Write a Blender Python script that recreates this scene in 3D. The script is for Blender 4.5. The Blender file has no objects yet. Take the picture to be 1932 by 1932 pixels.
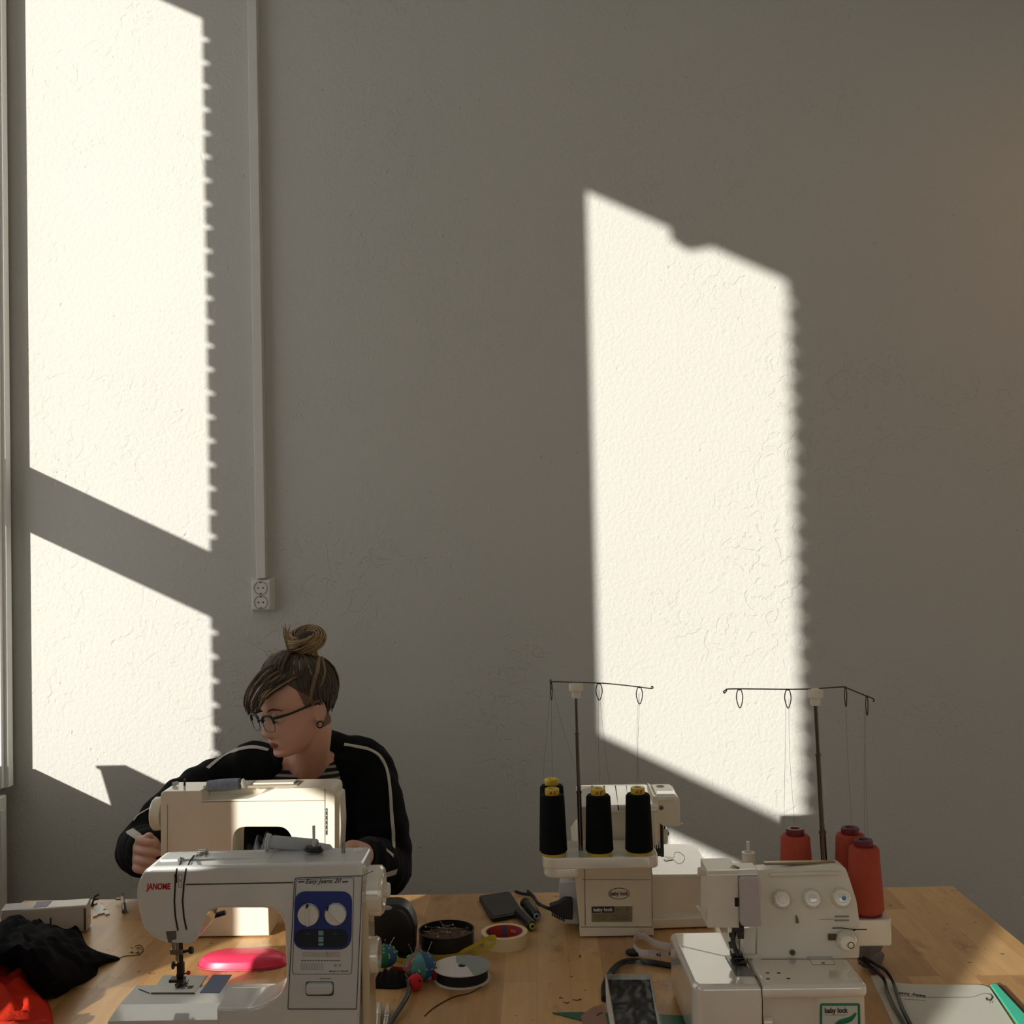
import bpy, bmesh, math, random
from math import sin, cos, pi, radians, sqrt, atan2
from mathutils import Vector, Matrix, noise
from mathutils.bvhtree import BVHTree
random.seed(7)
SC = bpy.context.scene
COL = SC.collection
# ------------------------------------------------------------------ camera
FOC = 2080.0
CAMLOC = Vector((0, 0, 1.5))
CAMROT = Matrix.Rotation(radians(1.3), 3, 'Z') @ Matrix.Rotation(pi/2 + radians(1.71), 3, 'X') @ Matrix.Rotation(radians(-1.3), 3, 'Z')
cd = bpy.data.cameras.new('camera'); cam = bpy.data.objects.new('camera', cd); COL.objects.link(cam)
cd.sensor_width = 36; cd.lens = 36*FOC/1932; cd.clip_start = 0.05
cam.matrix_world = Matrix.Translation(CAMLOC) @ CAMROT.to_4x4()
SC.camera = cam
# ------------------------------------------------------------------ colour management
SC.view_settings.view_transform = 'Standard'; SC.view_settings.look = 'None'
SC.view_settings.gamma = 1; SC.view_settings.use_curve_mapping = False
SC.view_settings.exposure = 0.0
SC.cycles.max_bounces = 10; SC.cycles.diffuse_bounces = 5; SC.cycles.glossy_bounces = 4
SC.cycles.transmission_bounces = 8; SC.cycles.transparent_max_bounces = 12
SC.cycles.caustics_reflective = False; SC.cycles.caustics_refractive = False
SC.cycles.sample_clamp_indirect = 6
# ------------------------------------------------------------------ sky, sun
KX, SL = 0.65, 0.49            # sun run: metres east per metre north, drop per metre east
SUNDIR = Vector((KX, 1, -SL*KX)).normalized()
wd = bpy.data.worlds.new('sky'); SC.world = wd; wd.use_nodes = True
bgn = wd.node_tree.nodes['Background']; bgn.inputs[0].default_value = (0.96, 0.96, 0.935, 1); bgn.inputs[1].default_value = 1.02
sl = bpy.data.lights.new('sun', 'SUN'); sl.energy = 6.1; sl.angle = radians(0.53); sl.color = (1.0, 0.962, 0.885)
so = bpy.data.objects.new('sun', sl); COL.objects.link(so); so.location = (-6, -8, 6)
so.rotation_euler = SUNDIR.to_track_quat('-Z', 'Y').to_euler()
WX, WO = -1.68, -1.98         # inner and outer face of the window wall
BY = 3.39                     # back wall
T = 0.74                      # table top
WIN = [(1.775, 3.25), (-0.99, 0.532), (-3.18, -1.76)]   # window openings along y
ZS, ZT = 0.883, 3.66
for i, (y0, y1) in enumerate(WIN):
    al = bpy.data.lights.new('sky_portal', 'AREA'); al.shape = 'RECTANGLE'
    al.size = ZT-ZS; al.size_y = y1-y0; al.cycles.is_portal = True
    ao = bpy.data.objects.new('sky_portal', al); COL.objects.link(ao)
    ao.location = (WO-0.02, (y0+y1)/2, (ZS+ZT)/2); ao.rotation_euler = (0, radians(-90), 0)

FW = (-1.3, 3.3, .9, 2.85)    # unseen window added behind the camera for fill light: x0, x1, z0, z1
al = bpy.data.lights.new('sky_portal', 'AREA'); al.shape = 'RECTANGLE'; al.size = FW[1]-FW[0]; al.size_y = FW[3]-FW[2]; al.cycles.is_portal = True
ao = bpy.data.objects.new('sky_portal', al); COL.objects.link(ao); ao.location = ((FW[0]+FW[1])/2, -4.62, (FW[2]+FW[3])/2); ao.rotation_euler = (radians(90), 0, 0)

# ------------------------------------------------------------------ helpers
def ray(px, py):
    return CAMROT @ Vector(((px-966)/FOC, -(py-966)/FOC, -1))
def PZ(px, py, z=0.0):
    """point of the plane z above the table that the photo shows at px, py"""
    d = ray(px, py); return CAMLOC + d*((T+z-1.5)/d.z)
def PY(px, py, y):
    d = ray(px, py); return CAMLOC + d*(y/d.y)
def uv(a, b, s, ox, oy, y):
    return PY(ox+a/s, oy+b/s, y)

def lin(c):
    return tuple(((x/255)/12.92 if x/255 <= .04045 else ((x/255+.055)/1.055)**2.4) for x in c)
def mat(name, col, rough=.5, metal=0.0, spec=.5, noise_amt=0.0, noise_scale=30, bump=0.0, bump_scale=200,
        coat=0.0, coat_ior=1.5, sheen=0.0, alpha=1.0, trans=0.0, emis=None, col2=None, stretch=None):
    m = bpy.data.materials.new(name); m.use_nodes = True; nt = m.node_tree; N = nt.nodes; L = nt.links
    p = N['Principled BSDF']; c = lin(col) if max(col) > 1 else col
    p.inputs['Base Color'].default_value = (*c, 1); p.inputs['Roughness'].default_value = rough
    p.inputs['Metallic'].default_value = metal; p.inputs['Specular IOR Level'].default_value = spec
    p.inputs['Coat Weight'].default_value = coat; p.inputs['Coat Roughness'].default_value = .06; p.inputs['Coat IOR'].default_value = coat_ior
    p.inputs['Sheen Weight'].default_value = sheen; p.inputs['Alpha'].default_value = alpha
    p.inputs['Transmission Weight'].default_value = trans
    if emis: p.inputs['Emission Color'].default_value = (*lin(emis[0]), 1); p.inputs['Emission Strength'].default_value = emis[1]
    tc = N.new('ShaderNodeTexCoord'); mp = N.new('ShaderNodeMapping'); L.new(tc.outputs['Object'], mp.inputs[0])
    if stretch: mp.inputs['Scale'].default_value = stretch
    nz = N.new('ShaderNodeTexNoise'); nz.inputs['Scale'].default_value = noise_scale; nz.inputs['Detail'].default_value = 4
    L.new(mp.outputs[0], nz.inputs['Vector'])
    cr = N.new('ShaderNodeMapRange'); L.new(nz.outputs[0], cr.inputs[0])
    cr.inputs['From Min'].default_value = .3; cr.inputs['From Max'].default_value = .7
    mx = N.new('ShaderNodeMix'); mx.data_type = 'RGBA'; L.new(cr.outputs[0], mx.inputs['Factor'])
    a = max(noise_amt, .04); c2 = (lin(col2) if col2 else tuple(x*(1-a) for x in c))
    mx.inputs['A'].default_value = (*c, 1); mx.inputs['B'].default_value = (*c2, 1)
    L.new(mx.outputs['Result'], p.inputs['Base Color'])
    if bump:
        n2 = N.new('ShaderNodeTexNoise'); n2.inputs['Scale'].default_value = bump_scale; n2.inputs['Detail'].default_value = 3
        L.new(mp.outputs[0], n2.inputs['Vector'])
        b = N.new('ShaderNodeBump'); b.inputs['Strength'].default_value = bump; b.inputs['Distance'].default_value = .002
        L.new(n2.outputs[0], b.inputs['Height']); L.new(b.outputs[0], p.inputs['Normal'])
    return m

ORG = {}
class MB:
    """collects shapes in world space and links them as ONE mesh object"""
    def __init__(s): s.bm = bmesh.new(); s.mi = 0
    def _take(s, b, M=None, smooth=True):
        if M is not None: bmesh.ops.transform(b, matrix=M, verts=b.verts)
        for f in b.faces: f.material_index = s.mi; f.smooth = smooth
        me = bpy.data.meshes.new('t'); b.to_mesh(me); b.free(); s.bm.from_mesh(me); bpy.data.meshes.remove(me)
        return s
    def bevel(s, b, off, seg=3, ang=30):
        if off <= 0: return
        b.normal_update()
        es = [e for e in b.edges if len(e.link_faces) == 2 and e.calc_face_angle(0) > radians(ang)]
        bmesh.ops.bevel(b, geom=es, offset=off, segments=seg, profile=.5, affect='EDGES', clamp_overlap=True)
    def box(s, p0, p1, bev=0.0, seg=3, M=None):
        b = bmesh.new(); bmesh.ops.create_cube(b, size=1)
        p0 = Vector(p0); p1 = Vector(p1); c = (p0+p1)/2; d = p1-p0
        for v in b.verts: v.co = Vector((v.co.x*d.x, v.co.y*d.y, v.co.z*d.z))+c
        bmesh.ops.recalc_face_normals(b, faces=b.faces)
        s.bevel(b, bev, seg); return s._take(b, M)
    def hexa(s, pts, bev=0.0, seg=3):
        """8 points: bottom four then top four"""
        b = bmesh.new(); v = [b.verts.new(p) for p in pts]
        for f in ((0,1,2,3),(4,5,6,7),(0,1,5,4),(1,2,6,5),(2,3,7,6),(3,0,4,7)): b.faces.new([v[i] for i in f])
        bmesh.ops.recalc_face_normals(b, faces=b.faces); s.bevel(b, bev, seg); return s._take(b)
    def prism(s, pts, vec, bev=0.0, seg=3, ang=30):
        """closed polygon of 3D points swept along vec"""
        b = bmesh.new(); vec = Vector(vec); n = len(pts)
        A = [b.verts.new(Vector(p)) for p in pts]; B = [b.verts.new(Vector(p)+vec) for p in pts]
        b.faces.new(A); b.faces.new(B[::-1])
        for i in range(n): b.faces.new((A[i], B[i], B[(i+1)%n], A[(i+1)%n]))
        bmesh.ops.recalc_face_normals(b, faces=b.faces)
        if bev:
            b.normal_update()
            caps = [f for f in b.faces if len(f.verts) == n]
            es = set(e for f in caps for e in f.edges)
            if ang: es |= {e for e in b.edges if e.calc_face_angle(0) > radians(ang) and e not in es and e.calc_length() > bev*2.2 and False}
            bmesh.ops.bevel(b, geom=list(es), offset=bev, segments=seg, profile=.5, affect='EDGES', clamp_overlap=True)
        bmesh.ops.triangulate(b, faces=[f for f in b.faces if len(f.verts) > 4])
        return s._take(b)
    def frame(s, a, b_):
        z = (Vector(b_)-Vector(a)).normalized()
        x = z.orthogonal().normalized(); y = z.cross(x)
        return Matrix((x, y, z)).transposed()
    def lathe(s, prof, base=(0,0,0), axis=(0,0,1), n=32, sx=1, sy=1, close=False):
        """profile of (r, h) around the axis from base"""
        b = bmesh.new(); base = Vector(base); z = Vector(axis).normalized()
        x = Vector((1,0,0)) if abs(z.x) < .9 else Vector((0,1,0)); x = (x - z*x.dot(z)).normalized(); y = z.cross(x)
        rings = []
        for r, h in prof:
            if r < 1e-6: rings.append([b.verts.new(base+z*h)])
            else: rings.append([b.verts.new(base+z*h+x*(r*sx*cos(2*pi*i/n))+y*(r*sy*sin(2*pi*i/n))) for i in range(n)])
        for A, B in zip(rings, rings[1:]):
            for i in range(n):
                j = (i+1)%n
                if len(A) == 1 and len(B) == 1: continue
                if len(A) == 1: b.faces.new((A[0], B[i], B[j]))
                elif len(B) == 1: b.faces.new((A[i], A[j], B[0]))
                else: b.faces.new((A[i], A[j], B[j], B[i]))
        if close:
            for R in (rings[0], rings[-1]):
                if len(R) > 1: b.faces.new(R)
        bmesh.ops.recalc_face_normals(b, faces=b.faces); return s._take(b)
    def cyl(s, a, b_, r, r2=None, n=24, bev=0.0):
        a = Vector(a); b_ = Vector(b_); h = (b_-a).length; r2 = r if r2 is None else r2
        e = min(bev, r*.9, r2*.9, h*.45)
        pr = [(0,0),(r-e,0),(r,e),(r2,h-e),(r2-e,h),(0,h)] if e > 0 else [(0,0),(r,0),(r2,h),(0,h)]
        return s.lathe(pr, a, b_-a, n)
    def tube(s, pts, r, n=8, closed=False, flat=None):
        pts = [Vector(p) for p in pts]; m = len(pts); rr = r if isinstance(r, (list, tuple)) else [r]*m
        b = bmesh.new(); rings = []; up = None
        for i, p in enumerate(pts):
            if closed: t = (pts[(i+1)%m]-pts[i-1])
            else: t = pts[min(i+1, m-1)]-pts[max(i-1, 0)]
            if t.length < 1e-9: t = Vector((0,0,1))
            t.normalize()
            if up is None: up = t.orthogonal().normalized() if not flat else (Vector(flat)-t*Vector(flat).dot(t)).normalized()
            if flat: up = (Vector(flat)-t*Vector(flat).dot(t)).normalized()
            else: up = (up-t*up.dot(t)).normalized()
            w = t.cross(up); k = rr[i]
            ka, kb = k if isinstance(k, tuple) else (k, k)
            rings.append([b.verts.new(p+up*(ka*cos(2*pi*j/n))+w*(kb*sin(2*pi*j/n))) for j in range(n)])
        for i in range(m if closed else m-1):
            A = rings[i]; B = rings[(i+1)%m]
            for j in range(n): b.faces.new((A[j], A[(j+1)%n], B[(j+1)%n], B[j]))
        if not closed: b.faces.new(rings[0]); b.faces.new(rings[-1])
        bmesh.ops.recalc_face_normals(b, faces=b.faces); return s._take(b)
    def ball(s, c, r, M=None, n=24):
        b = bmesh.new(); bmesh.ops.create_uvsphere(b, u_segments=n, v_segments=n//2, radius=1)
        r = r if isinstance(r, (tuple, list)) else (r, r, r)
        X = Matrix.Translation(Vector(c)) @ (M.to_4x4() if M else Matrix.Identity(4)) @ Matrix.Diagonal((*r, 1))
        return s._take(b, X)
    def grid(s, fn, nu, nv, closed_u=False, cap=False):
        b = bmesh.new(); V = [[b.verts.new(fn(i, j)) for j in range(nv)] for i in range(nu)]
        for i in range(nu if closed_u else nu-1):
            for j in range(nv-1):
                try: b.faces.new((V[i][j], V[(i+1)%nu][j], V[(i+1)%nu][j+1], V[i][j+1]))
                except ValueError: pass
        if cap and closed_u:
            b.faces.new([V[i][0] for i in range(nu)]); b.faces.new([V[i][-1] for i in range(nu)])
        bmesh.ops.recalc_face_normals(b, faces=b.faces)
        return s._take(b)
    def mesh(s, me, M=None):
        b = bmesh.new(); b.from_mesh(me); return s._take(b, M)
    def text(s, body, size, o, xdir=(1,0,0), zdir=(0,0,1), depth=.0004, shear=0.0, bold=0.0, width=None, cx=True):
        """lettering standing on o, reading along xdir with its tops along zdir"""
        cu = bpy.data.curves.new('t', 'FONT'); cu.body = body; cu.size = size; cu.shear = shear; cu.offset = bold
        cu.extrude = depth; cu.align_x = 'CENTER' if cx else 'LEFT'; cu.align_y = 'CENTER'; cu.resolution_u = 3
        ob = bpy.data.objects.new('t', cu); COL.objects.link(ob)
        dg = bpy.context.evaluated_depsgraph_get(); me = bpy.data.meshes.new_from_object(ob.evaluated_get(dg))
        bpy.data.objects.remove(ob); bpy.data.curves.remove(cu)
        x = Vector(xdir).normalized(); y = Vector(zdir); y = (y-x*y.dot(x)).normalized(); z = x.cross(y)
        k = 1.0
        if width and me.vertices:
            w = max(v.co.x for v in me.vertices)-min(v.co.x for v in me.vertices); k = width/w
        X = Matrix((x*k, y, z)).transposed().to_4x4(); X.translation = Vector(o)
        s.mesh(me, X); bpy.data.meshes.remove(me); return s
    def build(s, name, m, parent=None, label=None, kind=None, ang=38, stuff=False):
        b = s.bm; b.normal_update()
        bmesh.ops.remove_doubles(b, verts=b.verts, dist=1e-6)
        for e in b.edges:
            if len(e.link_faces) == 2 and e.calc_face_angle(0) > radians(ang): e.smooth = False
        org = ORG[parent.name] if parent is not None else Vector((0,0,0))
        me = bpy.data.meshes.new(name)
        o = bpy.data.objects.new(name, me); COL.objects.link(o)
        if parent is None:
            lo = Vector((min(v.co.x for v in b.verts), min(v.co.y for v in b.verts), min(v.co.z for v in b.verts)))
            hi = Vector((max(v.co.x for v in b.verts), max(v.co.y for v in b.verts), 0))
            if kind != 'structure': org = Vector(((lo.x+hi.x)/2, (lo.y+hi.y)/2, lo.z))
            o.location = org
        else: o.parent = parent
        bmesh.ops.translate(b, verts=b.verts, vec=-org); b.to_mesh(me); b.free()
        for mm in (m if isinstance(m, (list, tuple)) else [m]): me.materials.append(mm)
        wn_ = o.modifiers.new('normals', 'WEIGHTED_NORMAL'); wn_.keep_sharp = True; wn_.weight = 90
        ORG[o.name] = org
        if label: o['label'] = label
        if kind: o['kind'] = kind
        return o
def thing(name, label, cat, loc, group=None):
    o = bpy.data.objects.new(name, None); COL.objects.link(o); o.location = loc; o.empty_display_size = .05
    o['label'] = label; o['category'] = cat; ORG[o.name] = Vector(loc)
    if group: o['group'] = group
    return o
def tag(o, label, cat, group=None):
    o['label'] = label; o['category'] = cat
    if group: o['group'] = group
    return o
def copy_tree(o, parent=None, loc=None, rotz=None, label=None):
    c = o.copy(); COL.objects.link(c); c.parent = parent; ORG[c.name] = ORG[o.name]
    if loc is not None: c.location = loc; ORG[c.name] = Vector(loc)
    if rotz is not None: c.rotation_euler.z = rotz
    if label: c['label'] = label
    for ch in list(o.children): copy_tree(ch, c)
    return c
def rrect(x0, x1, z0, z1, r, f, n=6):
    """rounded rectangle outline; f maps (x, z) to a point"""
    out = []
    for cx, cz, a0 in ((x1-r, z1-r, 0), (x0+r, z1-r, 90), (x0+r, z0+r, 180), (x1-r, z0+r, 270)):
        for i in range(n+1):
            a = radians(a0+90*i/n); out.append(f(cx+r*cos(a), cz+r*sin(a)))
    return out
def smooth_poly(pts, rads, n=5):
    """rounds the corners of a 2D polygon; rads one radius per corner"""
    out = []; m = len(pts)
    for i, p in enumerate(pts):
        r = rads[i] if isinstance(rads, (list, tuple)) else rads
        p = Vector(p); a = Vector(pts[i-1]); c = Vector(pts[(i+1)%m])
        if r <= 0: out.append(tuple(p)); continue
        da = (a-p); dc = (c-p); k = min(r, da.length*.48, dc.length*.48)
        A = p+da.normalized()*k; C_ = p+dc.normalized()*k
        for j in range(n+1):
            t = j/n; out.append(tuple(A*(1-t)**2+p*2*t*(1-t)+C_*t*t))
    return out
def spline(pts, n=8, closed=False):
    pts = [Vector(p) for p in pts]; out = []; m = len(pts)
    for i in range(m if closed else m-1):
        if closed: p0, p1, p2, p3 = pts[i-1], pts[i], pts[(i+1)%m], pts[(i+2)%m]
        else: p0, p1, p2, p3 = pts[max(i-1,0)], pts[i], pts[i+1], pts[min(i+2,m-1)]
        for j in range(n):
            t = j/n
            out.append(.5*((2*p1)+(p2-p0)*t+(2*p0-5*p1+4*p2-p3)*t*t+(3*p1-p0-3*p2+p3)*t**3))
    if not closed: out.append(pts[-1])
    return out

# ------------------------------------------------------------------ room materials
def plaster(name, col):
    m = bpy.data.materials.new(name); m.use_nodes = True; nt = m.node_tree; N = nt.nodes; L = nt.links
    p = N['Principled BSDF']; p.inputs['Roughness'].default_value = .85; p.inputs['Specular IOR Level'].default_value = .25
    tc = N.new('ShaderNodeTexCoord')
    def nz(sc, det=4, rough=.55):
        n = N.new('ShaderNodeTexNoise'); n.inputs['Scale'].default_value = sc; n.inputs['Detail'].default_value = det
        n.inputs['Roughness'].default_value = rough; L.new(tc.outputs['Object'], n.inputs['Vector']); return n.outputs[0]
    def mr(src, a, b, c=0, d=1):
        n = N.new('ShaderNodeMapRange'); L.new(src, n.inputs[0])
        for i, v in zip((1,2,3,4), (a,b,c,d)): n.inputs[i].default_value = v
        return n.outputs[0]
    def mth(op, a, b):
        n = N.new('ShaderNodeMath'); n.operation = op
        for i, v in enumerate((a, b)):
            if isinstance(v, (int, float)): n.inputs[i].default_value = v
            else: L.new(v, n.inputs[i])
        return n.outputs[0]
    zone = mr(nz(2.2, 5), .45, .68)                       # patches where the trowel left it rough
    fine = nz(85, 4, .6); mid = nz(34, 3)
    vo = N.new('ShaderNodeTexVoronoi'); vo.inputs['Scale'].default_value = 26; vo.inputs['Randomness'].default_value = 1
    L.new(tc.outputs['Object'], vo.inputs['Vector'])
    pit = mth('MULTIPLY', mr(vo.outputs['Distance'], .05, .16, -1, 0), mr(nz(7, 2), .55, .62))
    crk = N.new('ShaderNodeTexNoise'); crk.inputs['Scale'].default_value = 17; crk.inputs['Detail'].default_value = 5
    crk.inputs['Distortion'].default_value = 1.4; L.new(tc.outputs['Object'], crk.inputs['Vector'])
    ridge = mth('MULTIPLY', mr(crk.outputs[0], .56, .60, 0, -1), zone)
    h = mth('ADD', mth('MULTIPLY', fine, .75), mth('MULTIPLY', mid, .12))
    h = mth('ADD', h, mth('MULTIPLY', ridge, .42)); h = mth('ADD', h, mth('MULTIPLY', pit, .6))
    h = mth('ADD', h, mth('MULTIPLY', nz(1.3, 2), 1.2))
    b = N.new('ShaderNodeBump'); b.inputs['Strength'].default_value = 1.0; b.inputs['Distance'].default_value = .0030
    L.new(h, b.inputs['Height']); L.new(b.outputs[0], p.inputs['Normal'])
    mx = N.new('ShaderNodeMix'); mx.data_type = 'RGBA'; L.new(mr(nz(1.1, 3), .3, .7), mx.inputs['Factor'])
    mx.inputs['A'].default_value = (*col, 1); mx.inputs['B'].default_value = (*[c*.965 for c in col], 1)
    L.new(mx.outputs['Result'], p.inputs['Base Color'])
    return m
M_wall = plaster('white_plaster', (.60, .592, .552))
M_ceil = mat('ceiling_paint', (.78,.77,.74), .9)
M_floor = mat('floor_linoleum', (.22,.17,.12), .45, noise_amt=.2, noise_scale=6)
M_brick = mat('brick', (.42,.20,.13), .9, noise_amt=.3, noise_scale=14, bump=.5, bump_scale=120)
M_frame = mat('window_paint', (.80,.80,.76), .35)
M_trunk = mat('trunking_plastic', (.74,.735,.69), .4)

# ------------------------------------------------------------------ room shell
XR, YF, ZC = 4.6, -4.3, 3.95
def struct(mb, name, m): return mb.build(name, m, kind='structure')
struct(MB().box((WO-.3, YF-.3, -.2), (XR+.3, BY+.3, 0)), 'floor', M_floor)
struct(MB().box((WO-.3, YF-.3, ZC), (XR+.3, BY+.3, ZC+.2)), 'ceiling', M_ceil)
struct(MB().box((WO-.3, BY, 0), (XR+.3, BY+.3, ZC)), 'wall_back', M_wall)
struct(MB().box((XR, YF, 0), (XR+.3, BY, ZC)), 'wall_right', M_wall)
wf = MB(); wf.box((WO-.3, YF-.3, 0), (FW[0], YF, ZC)); wf.box((FW[1], YF-.3, 0), (XR+.3, YF, ZC)); wf.box((FW[0], YF-.3, 0), (FW[1], YF, FW[2])); wf.box((FW[0], YF-.3, FW[3]), (FW[1], YF, ZC))
struct(wf, 'wall_front', M_wall)
w = MB()
ys = [YF] + [v for a in sorted(WIN) for v in a] + [BY]
for i in range(0, len(ys), 2): w.box((WO+.03, ys[i], 0), (WX, ys[i+1], ZC))
for a, b in WIN:
    w.box((WO+.03, a, 0), (WX, b, ZS)); w.box((WO+.03, a, ZT), (WX, b, ZC))
struct(w, 'wall_left', M_wall)
# brick facing outside: courses with raked joints show at each near jamb
w = MB(); pitch = .0742
zt = PY(395, 72.5, BY); z0 = (zt.z + SL*(zt.x-WO+.06)) % pitch     # height of a joint centre
for i, (a, b) in enumerate(WIN):
    prev = (sorted(WIN)[sorted(WIN).index((a, b))-1][1] if (a, b) != min(WIN) else YF)
    k = -1
    while True:
        zb = z0 + k*pitch + .008; zt_ = zb + pitch - .016; k += 1
        if zb > ZC: break
        w.box((WO-.085, prev, max(zb, -.1)), (WO+.001, a, min(zt_, ZC+.1)))
    w.box((WO-.085, prev, 0), (WO+.03, a-.032, ZC))
w.box((WO-.085, WIN[0][1], 0), (WO+.03, BY+.3, ZC))
for a, b in WIN:
    w.box((WO-.085, a, 0), (WO+.03, b, ZS-.16)); w.box((WO-.03, a, ZT), (WO+.03, b, ZC))
struct(w, 'trim_1', M_brick)

M_pane = bpy.data.materials.new('window_glass'); M_pane.use_nodes = True
nt = M_pane.node_tree; nt.nodes.clear()
o_ = nt.nodes.new('ShaderNodeOutputMaterial'); mx_ = nt.nodes.new('ShaderNodeMixShader'); fr_ = nt.nodes.new('ShaderNodeValue')
tr_ = nt.nodes.new('ShaderNodeBsdfTransparent'); gl_ = nt.nodes.new('ShaderNodeBsdfGlossy'); gl_.inputs['Roughness'].default_value = .02
fr_.outputs[0].default_value = .05; nt.links.new(fr_.outputs[0], mx_.inputs[0]); nt.links.new(tr_.outputs[0], mx_.inputs[1]); nt.links.new(gl_.outputs[0], mx_.inputs[2]); nt.links.new(mx_.outputs[0], o_.inputs[0])
FX0, FX1 = -1.85, -1.77
for i, (a, b) in enumerate(WIN):
    wn = MB()
    wn.box((FX0, a, ZS-.04), (FX1, a+.06, ZT), .004); wn.box((FX0, b-.05, ZS-.04), (FX1, b, ZT), .004)
    wn.box((FX0, a, ZT-.02), (FX1, b, ZT+.0), .004); wn.box((FX0, a, ZS-.06), (FX1, b, ZS-.015), .004)
    wn.box((FX0, a+.05, 1.705), (FX1, b-.04, 1.873), .004)
    if i == 1:   # unseen piece added under the lintel to notch the sun patch
        wn.prism([(FX1-.03, -.04, 3.655), (FX1-.03, -.04, 3.525), (FX1-.03, -.12, 3.512), (FX1-.03, -.32, 3.60), (FX1-.03, -.32, 3.655)], (.03, 0, 0))
    root = struct(wn, 'window_%d' % (i+1), M_frame); ORG[root.name] = Vector((0,0,0))
    g = MB().box((-1.812, a+.05, ZS-.03), (-1.808, b-.04, ZT-.02)); g.build('pane', M_pane, root)
    s_ = MB().box((WX-.10, a-.03, ZS-.035), (WX+.035, b+.02, ZS-.001), .006); s_.build('window_sill', M_frame, root)
wn = MB(); y0_, y1_ = YF-.2, YF-.13
for x in (FW[0], FW[0]+1.5, FW[0]+3.0, FW[1]-.07): wn.box((x, y0_, FW[2]), (x+.07, y1_, FW[3]), .004)
for z in (FW[2], FW[3]-.07): wn.box((FW[0], y0_, z), (FW[1], y1_, z+.07), .004)
root = struct(wn, 'window_4', M_frame); ORG[root.name] = Vector((0,0,0))  # added window, there only to let fill light in
MB().box((FW[0]+.05, YF-.168, FW[2]+.05), (FW[1]-.05, YF-.164, FW[3]-.05)).build('pane', M_pane, root)
# painted casing round the window by the corner
c = MB(); a, b = WIN[0]
CX = PY(12.5, 800, BY-.06).x
for (x1, y0, y1) in ((CX-.012, 3.305, 3.38), (CX, 3.322, 3.355)):
    c.box((WX-.001, y0, .80), (x1, y1, 3.80), .004)
c.box((WX-.001, 1.78, 3.70), (CX-.012, 3.375, 3.80), .004)
c.box((WX-.001, 1.78, .80), (CX-.012, 1.89, 3.80), .004)
struct(c, 'trim_2', M_frame)
rad = MB()
rx = PY(5, 1600, 3.3).x
rad.box((WX+.002, 1.2, .12), (rx, 3.33, .78), .006)
for k in range(38): rad.box((rx-.001, 1.25+k*.055, .16), (rx+.004, 1.272+k*.055, .74), .002)
for y in (1.3, 3.2): rad.box((WX+.01, y, 0), (rx-.005, y+.03, .13))
tag(rad.build('radiator', M_frame), 'white panel radiator below the window at the left corner, seen edge on', 'radiator')
# ------------------------------------------------------------------ wall fittings
tx0, tx1 = PY(471, 300, BY-.03).x, PY(488.5, 300, BY-.03).x
zb = PY(487, 1091, BY-.02).z
t = MB().box((tx0, BY-.032, zb), (tx1, BY, ZC), .002)
tag(t.build('cable_trunking', M_trunk), 'long white plastic cable trunking running down the plaster wall to the double socket', 'cable trunking')
# ------------------------------------------------------------------ object materials
P_front = mat('grey_white_plastic', (222,225,224), .22, coat=1, coat_ior=2.1)
P_front2 = mat('panel_plastic', (208,211,210), .3, coat=.2)
P_cream = mat('cream_plastic', (242,234,214), .28, coat=.6)
P_serg = mat('beige_plastic', (234,224,200), .35, coat=.3, bump=.06, bump_scale=900)
P_serg_w = mat('pale_beige_plastic', (238,232,216), .25, coat=1, coat_ior=2.2)
P_serg2 = mat('warm_white_plastic', (236,230,218), .2, coat=1, coat_ior=2.4)
P_serg2m = mat('warm_white_matt_plastic', (228,220,204), .38, bump=.05, bump_scale=900)
P_lilac = mat('lilac_grey_plastic', (190,180,182), .35)
P_grey = mat('light_grey_plastic', (196,198,202), .4)
P_dark = mat('dark_gap', (30,27,24), .7)
P_line = mat('dark_print', (48,46,44), .6)
P_blue = mat('blue_panel', (34,56,130), .35)
P_blue2 = mat('blue_stripe_print', (62,86,140), .35)
P_navy = mat('dark_blue_panel', (14,30,48), .3)
P_lcd = mat('pale_green_button', (120,160,158), .35)
P_red = mat('red_print', (170,20,35), .5)
P_black = mat('black_plastic', (16,16,17), .35)
P_blackm = mat('black_rubber', (20,20,22), .6, bump=.15, bump_scale=400)
P_steel = mat('steel', (150,148,142), .28, metal=1)
P_dsteel = mat('dark_steel', (70,68,64), .35, metal=1)
P_brass = mat('brass', (170,140,70), .3, metal=1)
P_white = mat('white_plastic', (226,224,216), .3)
P_faint = mat('faint_blue_print', (70,90,120), .5)
P_green = mat('green_print', (18,120,84), .4)
P_paper = mat('paper', (226,224,214), .7)
P_card = mat('cardboard', (168,132,90), .85, noise_amt=.12, noise_scale=12)

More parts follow.
